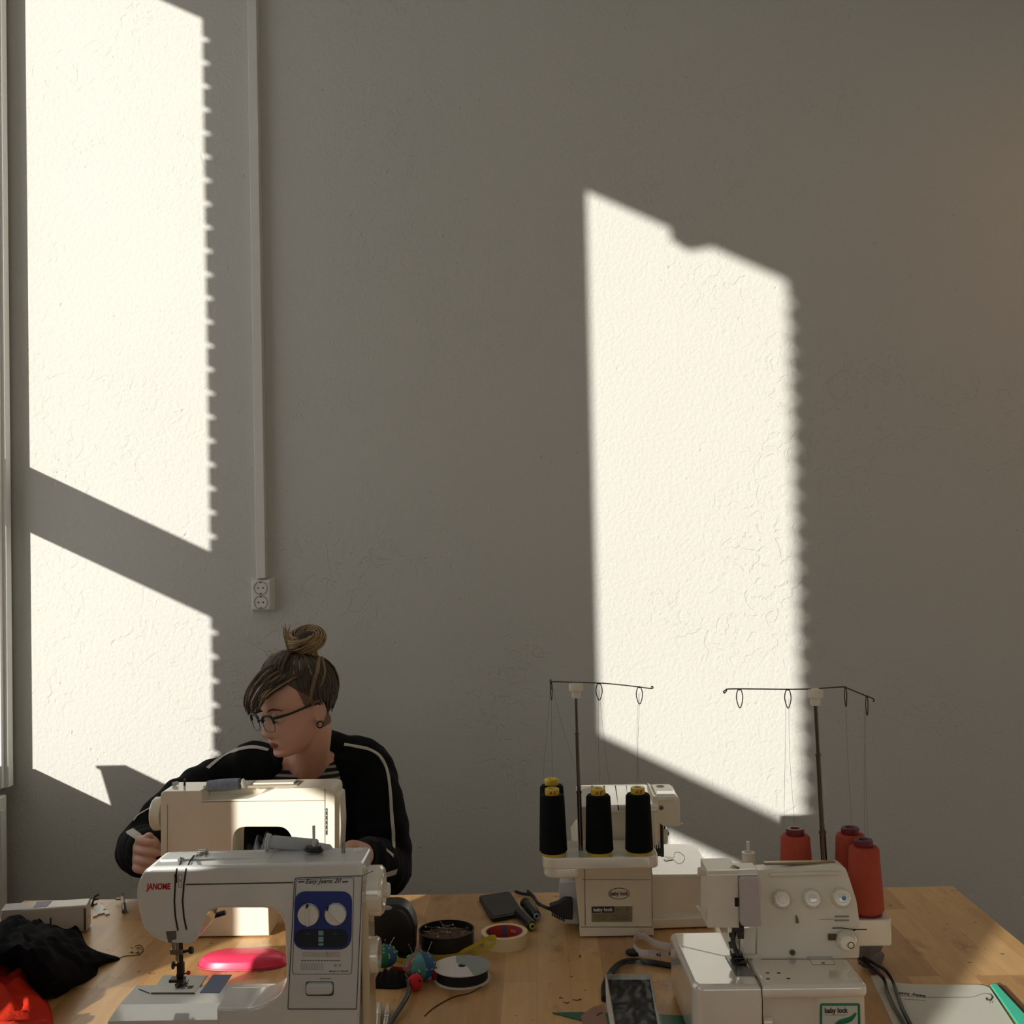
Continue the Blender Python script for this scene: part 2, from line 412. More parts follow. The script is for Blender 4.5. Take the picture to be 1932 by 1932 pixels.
# ------------------------------------------------------------------ table
def wood_mat():
    m = bpy.data.materials.new('laminated_birch'); m.use_nodes = True; nt = m.node_tree; N = nt.nodes; L = nt.links
    p = N['Principled BSDF']
    tc = N.new('ShaderNodeTexCoord'); mp = N.new('ShaderNodeMapping'); L.new(tc.outputs['Object'], mp.inputs[0])
    mp.inputs['Rotation'].default_value = (0, 0, radians(-90))
    br = N.new('ShaderNodeTexBrick'); L.new(mp.outputs[0], br.inputs['Vector'])
    br.inputs['Color1'].default_value = (.0,.0,.0,1); br.inputs['Color2'].default_value = (1,1,1,1); br.inputs['Mortar'].default_value = (.3,.3,.3,1)
    br.inputs['Scale'].default_value = 1; br.inputs['Mortar Size'].default_value = .0008; br.inputs['Brick Width'].default_value = .55
    br.inputs['Row Height'].default_value = .058; br.offset = .37; br.offset_frequency = 3; br.inputs['Bias'].default_value = 0
    cr = N.new('ShaderNodeValToRGB'); L.new(br.outputs['Color'], cr.inputs[0])
    e = cr.color_ramp.elements; e[0].color = (*lin((188,144,94)), 1); e[1].color = (*lin((226,184,128)), 1)
    x = cr.color_ramp.elements.new(.5); x.color = (*lin((210,166,108)), 1)
    gr = N.new('ShaderNodeTexNoise'); gr.inputs['Scale'].default_value = 9; gr.inputs['Detail'].default_value = 6
    m2 = N.new('ShaderNodeMapping'); m2.inputs['Scale'].default_value = (9, 1, 1); L.new(tc.outputs['Object'], m2.inputs[0]); L.new(m2.outputs[0], gr.inputs['Vector'])
    g2 = N.new('ShaderNodeMapRange'); L.new(gr.outputs[0], g2.inputs[0]); g2.inputs[1].default_value = .3; g2.inputs[2].default_value = .75; g2.inputs[3].default_value = .86; g2.inputs[4].default_value = 1.05
    mu = N.new('ShaderNodeMix'); mu.data_type = 'RGBA'; mu.blend_type = 'MULTIPLY'; mu.inputs['Factor'].default_value = 1
    L.new(cr.outputs[0], mu.inputs['A']); L.new(g2.outputs[0], mu.inputs['B'])
    # darker knots and grubby worn marks
    st = N.new('ShaderNodeTexNoise'); st.inputs['Scale'].default_value = 7.5; st.inputs['Detail'].default_value = 5; st.inputs['Roughness'].default_value = .62
    m3 = N.new('ShaderNodeMapping'); m3.inputs['Scale'].default_value = (1.6, .8, 1); m3.inputs['Location'].default_value = (1.2, .4, 0); L.new(tc.outputs['Object'], m3.inputs[0]); L.new(m3.outputs[0], st.inputs['Vector'])
    s2 = N.new('ShaderNodeMapRange'); L.new(st.outputs[0], s2.inputs[0]); s2.inputs[1].default_value = .58; s2.inputs[2].default_value = .72
    mk = N.new('ShaderNodeMix'); mk.data_type = 'RGBA'; L.new(s2.outputs[0], mk.inputs['Factor']); L.new(mu.outputs['Result'], mk.inputs['A'])
    mk.inputs['B'].default_value = (*lin((150,104,62)), 1)
    sp = N.new('ShaderNodeTexNoise'); sp.inputs['Scale'].default_value = 60; sp.inputs['Detail'].default_value = 3; L.new(tc.outputs['Object'], sp.inputs['Vector'])
    s3 = N.new('ShaderNodeMapRange'); L.new(sp.outputs[0], s3.inputs[0]); s3.inputs[1].default_value = .70; s3.inputs[2].default_value = .75
    mk2 = N.new('ShaderNodeMix'); mk2.data_type = 'RGBA'; L.new(s3.outputs[0], mk2.inputs['Factor']); L.new(mk.outputs['Result'], mk2.inputs['A'])
    mk2.inputs['B'].default_value = (*lin((120,78,42)), 1)
    L.new(mk2.outputs['Result'], p.inputs['Base Color'])
    p.inputs['Roughness'].default_value = .36; p.inputs['Specular IOR Level'].default_value = .5; p.inputs['Coat Weight'].default_value = .25; p.inputs['Coat Roughness'].default_value = .22
    b = N.new('ShaderNodeBump'); b.inputs['Strength'].default_value = .12; b.inputs['Distance'].default_value = .001; L.new(gr.outputs[0], b.inputs['Height']); L.new(b.outputs[0], p.inputs['Normal'])
    return m
M_wood = wood_mat()
TX0, TX1, TY0, TY1 = -1.152, .882, .35, 2.433
tb = thing('work_table', 'long laminated birch work table with the sewing machines and notions spread over it', 'table', ((TX0+TX1)/2, (TY0+TY1)/2, 0))
MB().box((TX0, TY0, T-.034), (TX1, TY1, T), .0025).build('tabletop', M_wood, tb)
ap = MB()
for (a, b) in (((TX0+.08, TY0+.08), (TX1-.08, TY0+.10)), ((TX0+.08, TY1-.10), (TX1-.08, TY1-.08)), ((TX0+.08, TY0+.08), (TX0+.10, TY1-.08)), ((TX1-.10, TY0+.08), (TX1-.08, TY1-.08))):
    ap.box((*a, T-.11), (*b, T-.034))
ap.build('apron', M_frame, tb)
for x in (TX0+.07, TX1-.12):
    for y in (TY0+.07, TY1-.12): MB().box((x, y, 0), (x+.05, y+.05, T-.034), .004).build('leg', M_frame, tb)

# ------------------------------------------------------------------ double socket
def socket():
    y1 = BY; y0 = BY-.036
    x0, x1 = PY(473.5, 1123, y1-.01).x, PY(518.5, 1123, y1-.01).x
    z1, z0 = PY(497, 1090, y1-.02).z, PY(497, 1155, y1-.02).z
    t = thing('double_socket', 'white double wall socket with two round outlets below the cable trunking', 'socket', ((x0+x1)/2, y1, (z0+z1)/2))
    b = MB(); i = .009
    b.hexa([(x0,y1,z0),(x1,y1,z0),(x1,y1,z1),(x0,y1,z1),(x0+i,y0,z0+i),(x1-i,y0,z0+i),(x1-i,y0,z1-i),(x0+i,y0,z1-i)], .003)
    b.build('housing', M_trunk, t)
    cx = (x0+x1)/2; h = (z1-z0-2*i)/4
    for cz in ((z0+z1)/2+h, (z0+z1)/2-h):
        r = min(.0195, h*.97)
        o = MB().lathe([(r+.0015, 0), (r+.0015, .0015), (r, .0015), (r-.001, -.0005), (0, -.0005)], (cx, y0, cz), (0,-1,0), 40).build('outlet', mat('socket_well', (150,147,136), .4), t)
        k = MB()
        for dx, dz in ((-.0075,0),(.0075,0),(0,r-.003),(0,-r+.003)):
            k.cyl((cx+dx, y0+.0004, cz+dz), (cx+dx, y0-.0012, cz+dz), .0022, n=12)
        k.build('contact_hole', P_dark, o)
socket()
# ------------------------------------------------------------------ unseen boxes, added only to block sun from wall and machine
bs = MB(); x0, x1 = WX-.085, WX-.01
bs.hexa([(x0, 2.15, ZS),(x1, 2.15, ZS),(x1, 2.70, ZS),(x0, 2.70, ZS),(x0, 2.10, ZS+.155),(x1+.01, 2.10, ZS+.155),(x1+.01, 2.78, ZS+.155),(x0, 2.78, ZS+.155)], .004)
bt = thing('window_box', 'added unseen grey flared box on the window sill that notches the left sun patch', 'box', (WX-.05, 2.5, ZS))
bs.build('box_body', mat('grey_card', (120,118,112), .8), bt)
MB().box((x0-.004, 2.09, ZS+.15), (x1+.014, 2.79, ZS+.158), .002).build('lid', mat('grey_card_lid', (140,138,130), .8), bt)
ct = thing('shade_carton', 'added unseen tall cardboard box at the near left of the table, shading the foreground machine', 'shade_carton', (-.86, 1.0, T))
MB().box((-1.13, .90, T), (-.60, 1.10, T+.46), .003).build('shade_carton_body', P_card, ct)
MB().box((-1.13, .985, T+.4595), (-.60, 1.015, T+.461)).build('packing_tape', mat('tape_brown', (150,110,60), .3), ct)
# warm pendant lamp far right
lt = thing('pendant_lamp', 'warm lit pendant lamp hanging at the far right of the room', 'lamp', (2.35, 2.5, 3.0))
MB().lathe([(.03,.22),(.05,.20),(.16,.03),(.18,0),(.172,0),(.152,.03),(.045,.19)], (2.35,2.5,2.9), (0,0,1), 40).build('lamp_shade', mat('lamp_shade_metal', (150,90,40), .5), lt)
MB().ball((2.35,2.5,2.97), .035).build('bulb', mat('bulb_glass', (255,200,120), .5, emis=((255,170,70), 12)), lt)
MB().cyl((2.35,2.5,3.1), (2.35,2.5,ZC), .004, n=8).build('cable', P_black, lt)
pl = bpy.data.lights.new('bulb_light', 'POINT'); pl.energy = 5.5; pl.color = (1, .55, .18); pl.shadow_soft_size = .05
po = bpy.data.objects.new('bulb_light', pl); COL.objects.link(po); po.location = (2.35, 2.5, 2.90)

# ================================================================== front sewing machine
def front_machine():
    Y = 1.60; D = .082
    f = lambda px, py, y=Y: PY(px, py, y)
    base = PZ(440, 1932, 0); root = thing('sewing_machine', 'grey white sewing machine in the foreground with red JANOME lettering and a blue dial panel', 'sewing machine', (f(440,1900).x, Y+.055, T))
    zf = lambda px: (px, T)
    def poly(pts, rr, n=5): return [f(*p) for p in smooth_poly(pts, rr, n)]
    # head, arm, column and base in one C
    pts = [(257,1706),(257,1668),(276,1636),(684,1626),(676,1990),(408,1990),(408,1904),(490,1904),(541,1868),(536,1714),(392,1714),(372,1775),(318,1781),(272,1764)]
    rr = [10, 26, 14, 10, 0, 0, 0, 40, 55, 42, 22, 12, 8, 22]
    P = poly(pts, rr, 7)
    P = [Vector((p.x, p.y, max(p.z, T+.004))) for p in P]
    MB().prism(P, (0, D, 0), .009, 4).build('body', P_front, root)
    zb = T+.094
    # bed / accessory table
    def g(px, py, y): return PY(px, py, y)
    xl0, xl1 = g(203,1905,Y).x, g(256,1838,Y+.11).x
    xr = g(409,1904,Y).x+.001
    b = MB()
    b.hexa([(xl0-.002,Y-.001,T+.004),(xr,Y-.001,T+.004),(xr,Y+.112,T+.004),(xl1-.008,Y+.112,T+.004),
            (xl0,Y-.001,T+.0855),(xr,Y-.001,T+.0855),(xr,Y+.112,T+.0855),(xl1-.006,Y+.112,T+.0855)], .0015, 2)
    b.build('accessory_box', P_front, root)
    xr2 = g(527,1850,Y+.06).x
    b = MB(); z0 = T+.0853
    b.hexa([(xl0,Y-.001,z0),(xr2-.02,Y-.001,z0),(xr2,Y+.112,z0),(xl1-.006,Y+.112,z0),
            (g(225,1875,Y+.037).x,Y+.037,zb),(xr2,Y+.037,zb),(xr2+.004,Y+.108,zb),(xl1,Y+.108,zb)], .001, 2)
    b.build('bed', P_front, root, ang=7)
    # fillet between bed and column
    q = lambda px, py, y: PZ(px, py, zb-T+.0004)
    plate = MB(); pl_ = [PZ(*p, zb-T) for p in ((300,1874),(366,1874),(389,1841),(327,1841))]
    pl_ = [PZ(*p, zb-T) for p in ((285,1873),(367,1873),(393,1841),(308,1841))]
    plate.prism(pl_, (0,0,.0008)).build('needle_plate', mat('brushed_plate', (176,178,176), .3, metal=.6), root)
    s = MB(); s.prism([PZ(*p, zb-T) for p in ((377,1873.5),(414,1873.5),(438,1839.5),(402,1839.5))], (0,0,.0006)); s.build('blue_stripe', P_blue2, root, label='printed blue band across the bed')
    s = MB()
    for a, b_ in (((285,1874.5),(368,1874.5)),((262,1866),(283,1874)),((390,1842),(378,1862))):
        s.tube([PZ(*a, zb-T+.0006), PZ(*b_, zb-T+.0006)], .0006, 5)
    for k in range(5): s.tube([PZ(336+k*5, 1850-k*.4, zb-T+.001), PZ(332+k*5, 1858-k*.4, zb-T+.001)], .0006, 5)
    s.prism([PZ(*p, zb-T+.0009) for p in ((353,1865),(362,1865),(366,1860),(357,1860))], (0,0,.0003))
    s.build('plate_slot', P_line, root)
    # feed dogs and lint
    lint = MB()
    for k in range(60):
        a = random.random()*6.28; r = random.random()**.6
        c = PZ(341+13*r*cos(a), 1858+7*r*sin(a), zb-T+.001)
        lint.tube([c, c+Vector((random.uniform(-.004,.004), random.uniform(-.004,.004), random.uniform(.000,.004))), c+Vector((random.uniform(-.006,.006), random.uniform(-.006,.006), .001))], .0004, 4)
    tag(lint.build('thread_lint', mat('lint_grey', (60,58,55), .9)), 'tuft of dark lint on the needle plate under the presser foot', 'lint')
    # front details (each set slightly proud of the face)
    F = lambda px, py, d=0.0: PY(px, py, Y) + Vector((0, -d, 0))
    def line(mb, pts, w=.0009): mb.tube([F(*p) for p in pts], w, 5); return mb
    zq0 = f(480,1631).z-T+.001
    sl_ = MB()
    line(sl_, [(333.5,1640),(331,1660),(329,1700),(331,1730),(336,1756)], .0014); line(sl_, [(351,1640),(347,1668),(344.5,1700),(347,1730),(352,1754)], .0014)
    for k in (0,1): pass
    sl_.tube([F(333.5,1640), F(336,1634)+Vector((0,.012,.001)), PZ(341,1618,zq0)], .0012, 5)
    sl_.tube([F(351,1640), F(354,1630)+Vector((0,.012,.001)), PZ(366,1614,zq0)], .0012, 5)
    sl_.prism([F(*p, .001) for p in ((329,1650),(334,1646),(335,1664),(331,1668))], (0,.002,0))
    sl_.build('thread_slot', P_dark, root)
    st = MB(); st.prism([F(*p, .0005) for p in ((350.5,1667.5),(553,1664),(553,1666.2),(350.5,1669.8))], (0,.001,0)).build('trim_stripe', P_line, root)
    tw = MB()
    for zy in ((1650,1660),(1662,1674)):
        for a, b_ in (((337,zy[0]),(343,zy[0])),((337,zy[1]),(343,zy[1])),((337,zy[0]),(337,zy[1])),((343,zy[0]),(343,zy[1]))): line(tw, [a, b_], .0004)
    tw.build('tension_window', P_line, root)
    tx = MB(); c = F(299, 1673, .0003)
    tx.text('JANOME', .0125, c, (1,0,-.005), (0,0,1), .0003, shear=.12, bold=.0004, width=(F(322,1673)-F(276,1673)).x).build('brand_lettering', P_red, root, label='red JANOME lettering')
    # face plate step at the foot of the head
    fp = MB(); fp.prism([F(*p, .0006) for p in ((313,1757),(352,1753),(356,1759),(372,1757),(369,1774),(361,1779),(320,1778))], (0,.002,0)).build('needle_housing', P_front2, root)
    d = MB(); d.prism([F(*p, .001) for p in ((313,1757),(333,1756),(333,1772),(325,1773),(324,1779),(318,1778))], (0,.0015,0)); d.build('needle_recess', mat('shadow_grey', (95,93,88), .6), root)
    # needle bar, clamp, foot
    yb = Y+.045; G = lambda px, py: PY(px, py, yb)
    nb = MB(); nb.cyl(G(335,1772), G(336,1812), .0035); nb.cyl(G(326,1774), G(328,1800), .0022); nb.box(G(322,1800)+Vector((0,-.004,0)), G(346,1790)+Vector((0,.004,0)), .001)
    nb.build('needle_bar', P_steel, root)
    c = MB(); c.cyl(G(340,1797), G(358,1793), .0022); c.cyl(G(357,1793.5), G(364,1792), .0055, bev=.001); c.build('needle_clamp_screw', P_dsteel, root)
    n = MB(); n.cyl(G(335,1810), G(335.5,1852), .0008, n=8); n.build('needle', P_steel, root)
    pb = MB(); pb.cyl(G(341,1775), G(342,1838), .0032); pb.box(G(335,1838)+Vector((0,-.005,0)), G(347,1815)+Vector((0,.005,0)), .0015)
    pb.cyl(G(336,1820), G(326,1821), .0018); pb.cyl(G(329,1821), G(325,1821), .006, bev=.001); pb.build('presser_bar', P_dsteel, root)
    ft = MB(); ft.box(G(323,1849)+Vector((0,-.012,0)), G(350,1843)+Vector((0,.004,0)), .0012); ft.box(G(334,1843)+Vector((0,-.004,0)), G(346,1835)+Vector((0,.004,0)), .001)
    ft.cyl(G(346,1838), G(353,1836), .001, n=8); ft.build('presser_foot', P_dsteel, root)
    k = MB(); k.ball(G(355.5,1835.5), .0032).build('release_knob', mat('red_knob', (190,25,35), .3), root, label='small red release knob')
    lv = MB(); lv.tube(spline([PY(395,1720,Y+.10), PY(403,1727,Y+.105), PY(409,1726,Y+.105), PY(425,1721.5,Y+.105)], 5), [.003]*5+[.004]*11, 8); lv.build('presser_lever', P_black, root)
    # front panel
    pn = MB(); o = [F(*p) for p in smooth_poly([(556.5,1656),(684,1652),(673,1903),(543.5,1903)], [6,2,2,2])]
    pn.prism([p+Vector((0,-.0012,0)) for p in o], (0,.002,0), .0006, 2).build('front_panel', P_front2, root)
    e = MB(); e.tube([p+Vector((0,-.0014,0)) for p in o], .0006, 5, closed=True)
    e.tube([F(*p, .0016) for p in smooth_poly([(559,1659),(668,1655),(664,1837),(552,1837)], 5)], .00035, 5, closed=True)
    e.tube([F(684,1652,.0014), F(700,1651,-.02)], .0005, 5)
    e.build('panel_seam', P_line, root)
    tt = MB(); tt.text('Easy Jeans 20', .0085, F(609, 1662.2, .0014), (1,0,.012), (.3,0,1), .0002, shear=.42, bold=.0001, width=(F(644,1662)-F(576,1662)).x)
    for a, b_ in ((563,575),(646,657)): tt.prism([F(x_, y_, .0015) for x_, y_ in ((a,1662.2),(b_,1661.6),(b_,1664.2),(a,1664.8))], (0,.0005,0))
    tt.build('model_lettering', P_line, root, label='dark script lettering between two bars')
    bp = MB(); bp.prism([F(*p, .0020) for p in smooth_poly([(557,1681),(665,1681),(663,1791),(553.5,1791)], [22,22,26,26], 8)], (0,.001,0)).build('control_panel', P_blue, root, label='blue rounded dial panel')
    bn = MB(); bn.prism([F(*p, .0026) for p in smooth_poly([(558,1752),(657,1752),(657,1786),(557,1786)], 18, 8)], (0,.001,0)).build('button_panel', P_navy, root, label='dark blue capsule with three pale buttons')
    for zy in ((1754.5,1763.5),(1766,1776),(1778,1782.5)):
        MB().box(F(601.5,zy[1],.0036), F(611,zy[0],.002), .0004).build('button', P_lcd, root)
    for cx in (582, 633):
        sy = MB()
        for a, b_ in (((cx-7,1760),(cx+7,1760)),((cx,1757),(cx,1763)),((cx-3,1760),(cx-1,1758)),((cx+3,1760),(cx+1,1762))): sy.tube([F(*a, .003), F(*b_, .003)], .0003, 4)
        sy.build('button_symbol', P_faint, root)
    for (cx, cy, rr_, a) in ((583.5, 1723.5, 20, 0), (634.5, 1722.5, 20, 45)):
        C = F(cx, cy, .0022); r = rr_*Y/FOC
        dl = MB().lathe([(0,0),(r,0),(r,.006),(r-.001,.0075),(0,.0075)], C, (0,-1,0), 40).build('stitch_dial', P_white, root)
        v = Vector((sin(radians(-a)), 0, cos(radians(-a)))); u = Vector((cos(radians(a)), 0, sin(radians(a))))
        gp = MB(); c0 = C+Vector((0,-.0074,0))
        gp.hexa([c0-v*r*.95-u*.0035, c0-v*r*.95+u*.0035, c0+v*r*.95+u*.0035, c0+v*r*.95-u*.0035,
                 c0-v*r*.85-u*.001+Vector((0,-.007,0)), c0-v*r*.85+u*.001+Vector((0,-.007,0)), c0+v*r*.85+u*.001+Vector((0,-.007,0)), c0+v*r*.85-u*.001+Vector((0,-.007,0))], .0004, 2)
        mk = gp.build('dial_grip', P_white, dl)
        mm = MB(); mm.box(c0+v*r*.9+Vector((-.0012,-.0085,-.001)), c0+v*r*.9+Vector((.0012,0,.003))); mm.build('dial_mark', P_line, dl)
    # printed stitch chart
    for (nm, x0, x1, yy, hh, c) in (('stitch_chart', 572, 620, 1800, 9, (120,140,140)), ('stitch_chart', 616, 643, 1800, 10, (160,80,95)), ('stitch_chart', 569, 612, 1823, 13, (90,125,165))):
        ch = MB(); x = x0
        while x < x1:
            n_ = 5; ch.tube([F(x+(.7 if j%2 else -.7), yy-hh/2+j*hh/n_, .0016) for j in range(n_+1)], .00022, 4); x += 3.1
        ch.build(nm, mat('chart_print', c, .6), root)
    ch = MB()
    for j in range(14): ch.box(F(569+j*5.3, 1812.3, .0018), F(572.4+j*5.3, 1810.9, .001))
    ch.text('20  M', .0045, F(637, 1821, .0015), depth=.0001); ch.text('Made in Taiwan', .0028, F(640, 1831.5, .0015), depth=.0001, bold=.00003, width=.028)
    ch.text('Reverse', .0028, F(614.5, 1845.5, .0015), depth=.0001, width=.016); ch.build('panel_print', P_line, root)
    rv = MB(); rv.prism([F(*p, .0018) for p in smooth_poly([(577,1851),(630,1851),(630,1878),(577,1878)], 6)], (0,.001,0)).build('lever_recess', mat('recess_grey', (70,68,62), .6), root)
    rl = MB(); rl.prism([F(*p, .010) for p in smooth_poly([(579,1852),(629,1852),(628.5,1872),(579,1873)], 7)], (0,.011,0), .003, 3).build('reverse_lever', P_front2, root)
    # handwheel and length dial on the right end
    XR_ = f(690,1700).x; ym = Y+.043
    hw = MB(); c = PY(690, 1680, ym); r = 46*ym/FOC
    x0 = c.x; hw.lathe([(0,-.004),(r*.93,-.004),(r*.93,.0),(r,.002),(r,.019),(r-.004,.023),(r*.62,.024),(r*.55,.020),(0,.020)], (x0+.004, ym, c.z), (1,0,0), 56)
    hw.build('handwheel', P_serg_w, root)
    hb = MB(); hb.lathe([(0,.019),(.011,.019),(.011,.030),(.009,.032),(0,.032)], (x0+.004, ym, c.z), (1,0,0), 30).build('clutch_knob', P_white, root)
    c = PY(690, 1801, ym); r = 33*ym/FOC
    ld = MB(); ld.lathe([(0,-.006),(r*.95,-.006),(r,.0),(r*.98,.012),(r*.9,.015),(0,.015)], (x0+.004, ym, c.z), (1,0,0), 44).build('length_dial', P_serg_w, root)
    # right end cover, clear plastic look seam
    sc = MB(); e0 = XR_-.006
    sc.box((e0-.004, Y+.010, T+.01), (e0+.0075, Y+D-.010, T+.275), .004).build('end_cover', mat('yellowed_plastic', (205,190,160), .2, coat=.6), root)
    # top fittings
    zt = T+.2835
    zq = f(480,1631).z-T
    H = lambda px, py, dz=0: PZ(px, py, zq+dz)
    tp = MB(); q0 = H(300,1624); q1 = H(505,1624); tp.box((q0.x, Y+.030, q0.z-.004), (q1.x, Y+.062, q0.z+.0010), .001).build('top_lid', P_front2, root)
    g1 = MB(); g1.tube(spline([H(337,1622), H(337,1622,.010), H(342,1620,.016), H(339,1622,.008), H(346,1620,.004)], 5), .0016, 6).build('thread_guide', P_steel, root)
    g2 = MB(); g2.box(H(371,1614), H(392,1612)+Vector((0,.006,.007)), .002); g2.cyl(H(374,1613,.004), H(380,1612,.012), .003); g2.tube(spline([H(370,1616,.006), H(380,1610,.011), H(392,1608,.012)], 4), .0012, 6); g2.build('thread_guide', P_steel, root)
    # horizontal spool holder with a pale reel
    py_ = Y+.075
    ca, cb = PY(505,1588,py_), PY(612,1597,py_)
    sh = MB(); sh.cyl(ca, cb, .0022); sh.lathe([(0,0),(.0125,0),(.0125,.003),(.004,.004),(0,.004)], ca-(cb-ca).normalized()*.002, cb-ca, 32); sh.build('spool_pin', P_grey, root)
    sb = MB(); q0 = PY(575,1607,py_); sb.tube([PY(600,1597,py_), PY(620,1600,py_), PY(628,1610,py_)], [.006,.006,.005], 10).build('spool_bracket', P_grey, root)
    vp = MB(); v0 = PY(592.5,1617,Y+.05); v1 = PY(592,1558,Y+.05); vp.cyl(v0, v1, .0022, n=12); vp.lathe([(0,0),(.008,0),(.008,.002),(.003,.006),(0,.006)], v0-Vector((0,0,.001)), (0,0,1), 24); vp.build('spool_pin', P_grey, root, label='upright spool pin')
    vk = MB(); vk.lathe([(0,0),(.010,.001),(.012,.004),(.009,.008),(0,.009)], PY(591,1604,Y+.05)-Vector((0,0,.003)), (.1,0,1), 24, 1.35, .8); vk.cyl(PY(595,1601,Y+.05), PY(606,1597,Y+.05), .002, n=8); vk.build('thread_cutter', P_black, root)
    bw = MB(); bw.cyl(PY(648,1613,Y+.05), PY(648,1590,Y+.05), .003, n=14); bw.lathe([(0,0),(.010,0),(.010,.0015),(0,.0015)], PY(649,1612,Y+.05), (0,0,1), 26); bw.build('bobbin_winder', P_steel, root)
    bk = MB(); bk.lathe([(0,0),(.006,0),(.007,.002),(.0075,.007),(.006,.009),(0,.009)], PY(677,1611,Y+.055)-Vector((0,0,.001)), (0,0,1), 26).build('winder_stop', P_white, root)
    # reel, resting on the pin: its own thing
    u = (cb-ca).normalized(); L_ = (cb-ca).length
    rl_ = thing('thread_reel', 'pale grey thread reel lying on the spool pin of the foreground machine', 'thread reel', ca+(cb-ca)*.5)
    r0 = .0095
    MB().lathe([(.0023,.004),(r0,.004),(r0,.010),(r0+.0006,.011),(r0+.0006,L_*.52),(r0,L_*.53),(r0+.0006,L_*.54),(r0+.0004,L_*.86),(r0-.001,L_*.88),(.0023,L_*.88)], ca, u, 32).build('thread', mat('pale_grey_thread', (176,178,182), .8, bump=.4, bump_scale=900), rl_)
    MB().lathe([(.0023,.0015),(r0+.002,.0015),(r0+.002,.004),(.0023,.004)], ca, u, 32).build('spool_flange', mat('frosted_cap', (200,204,206), .4), rl_)
    # loose threads on top and the cable
front_machine()
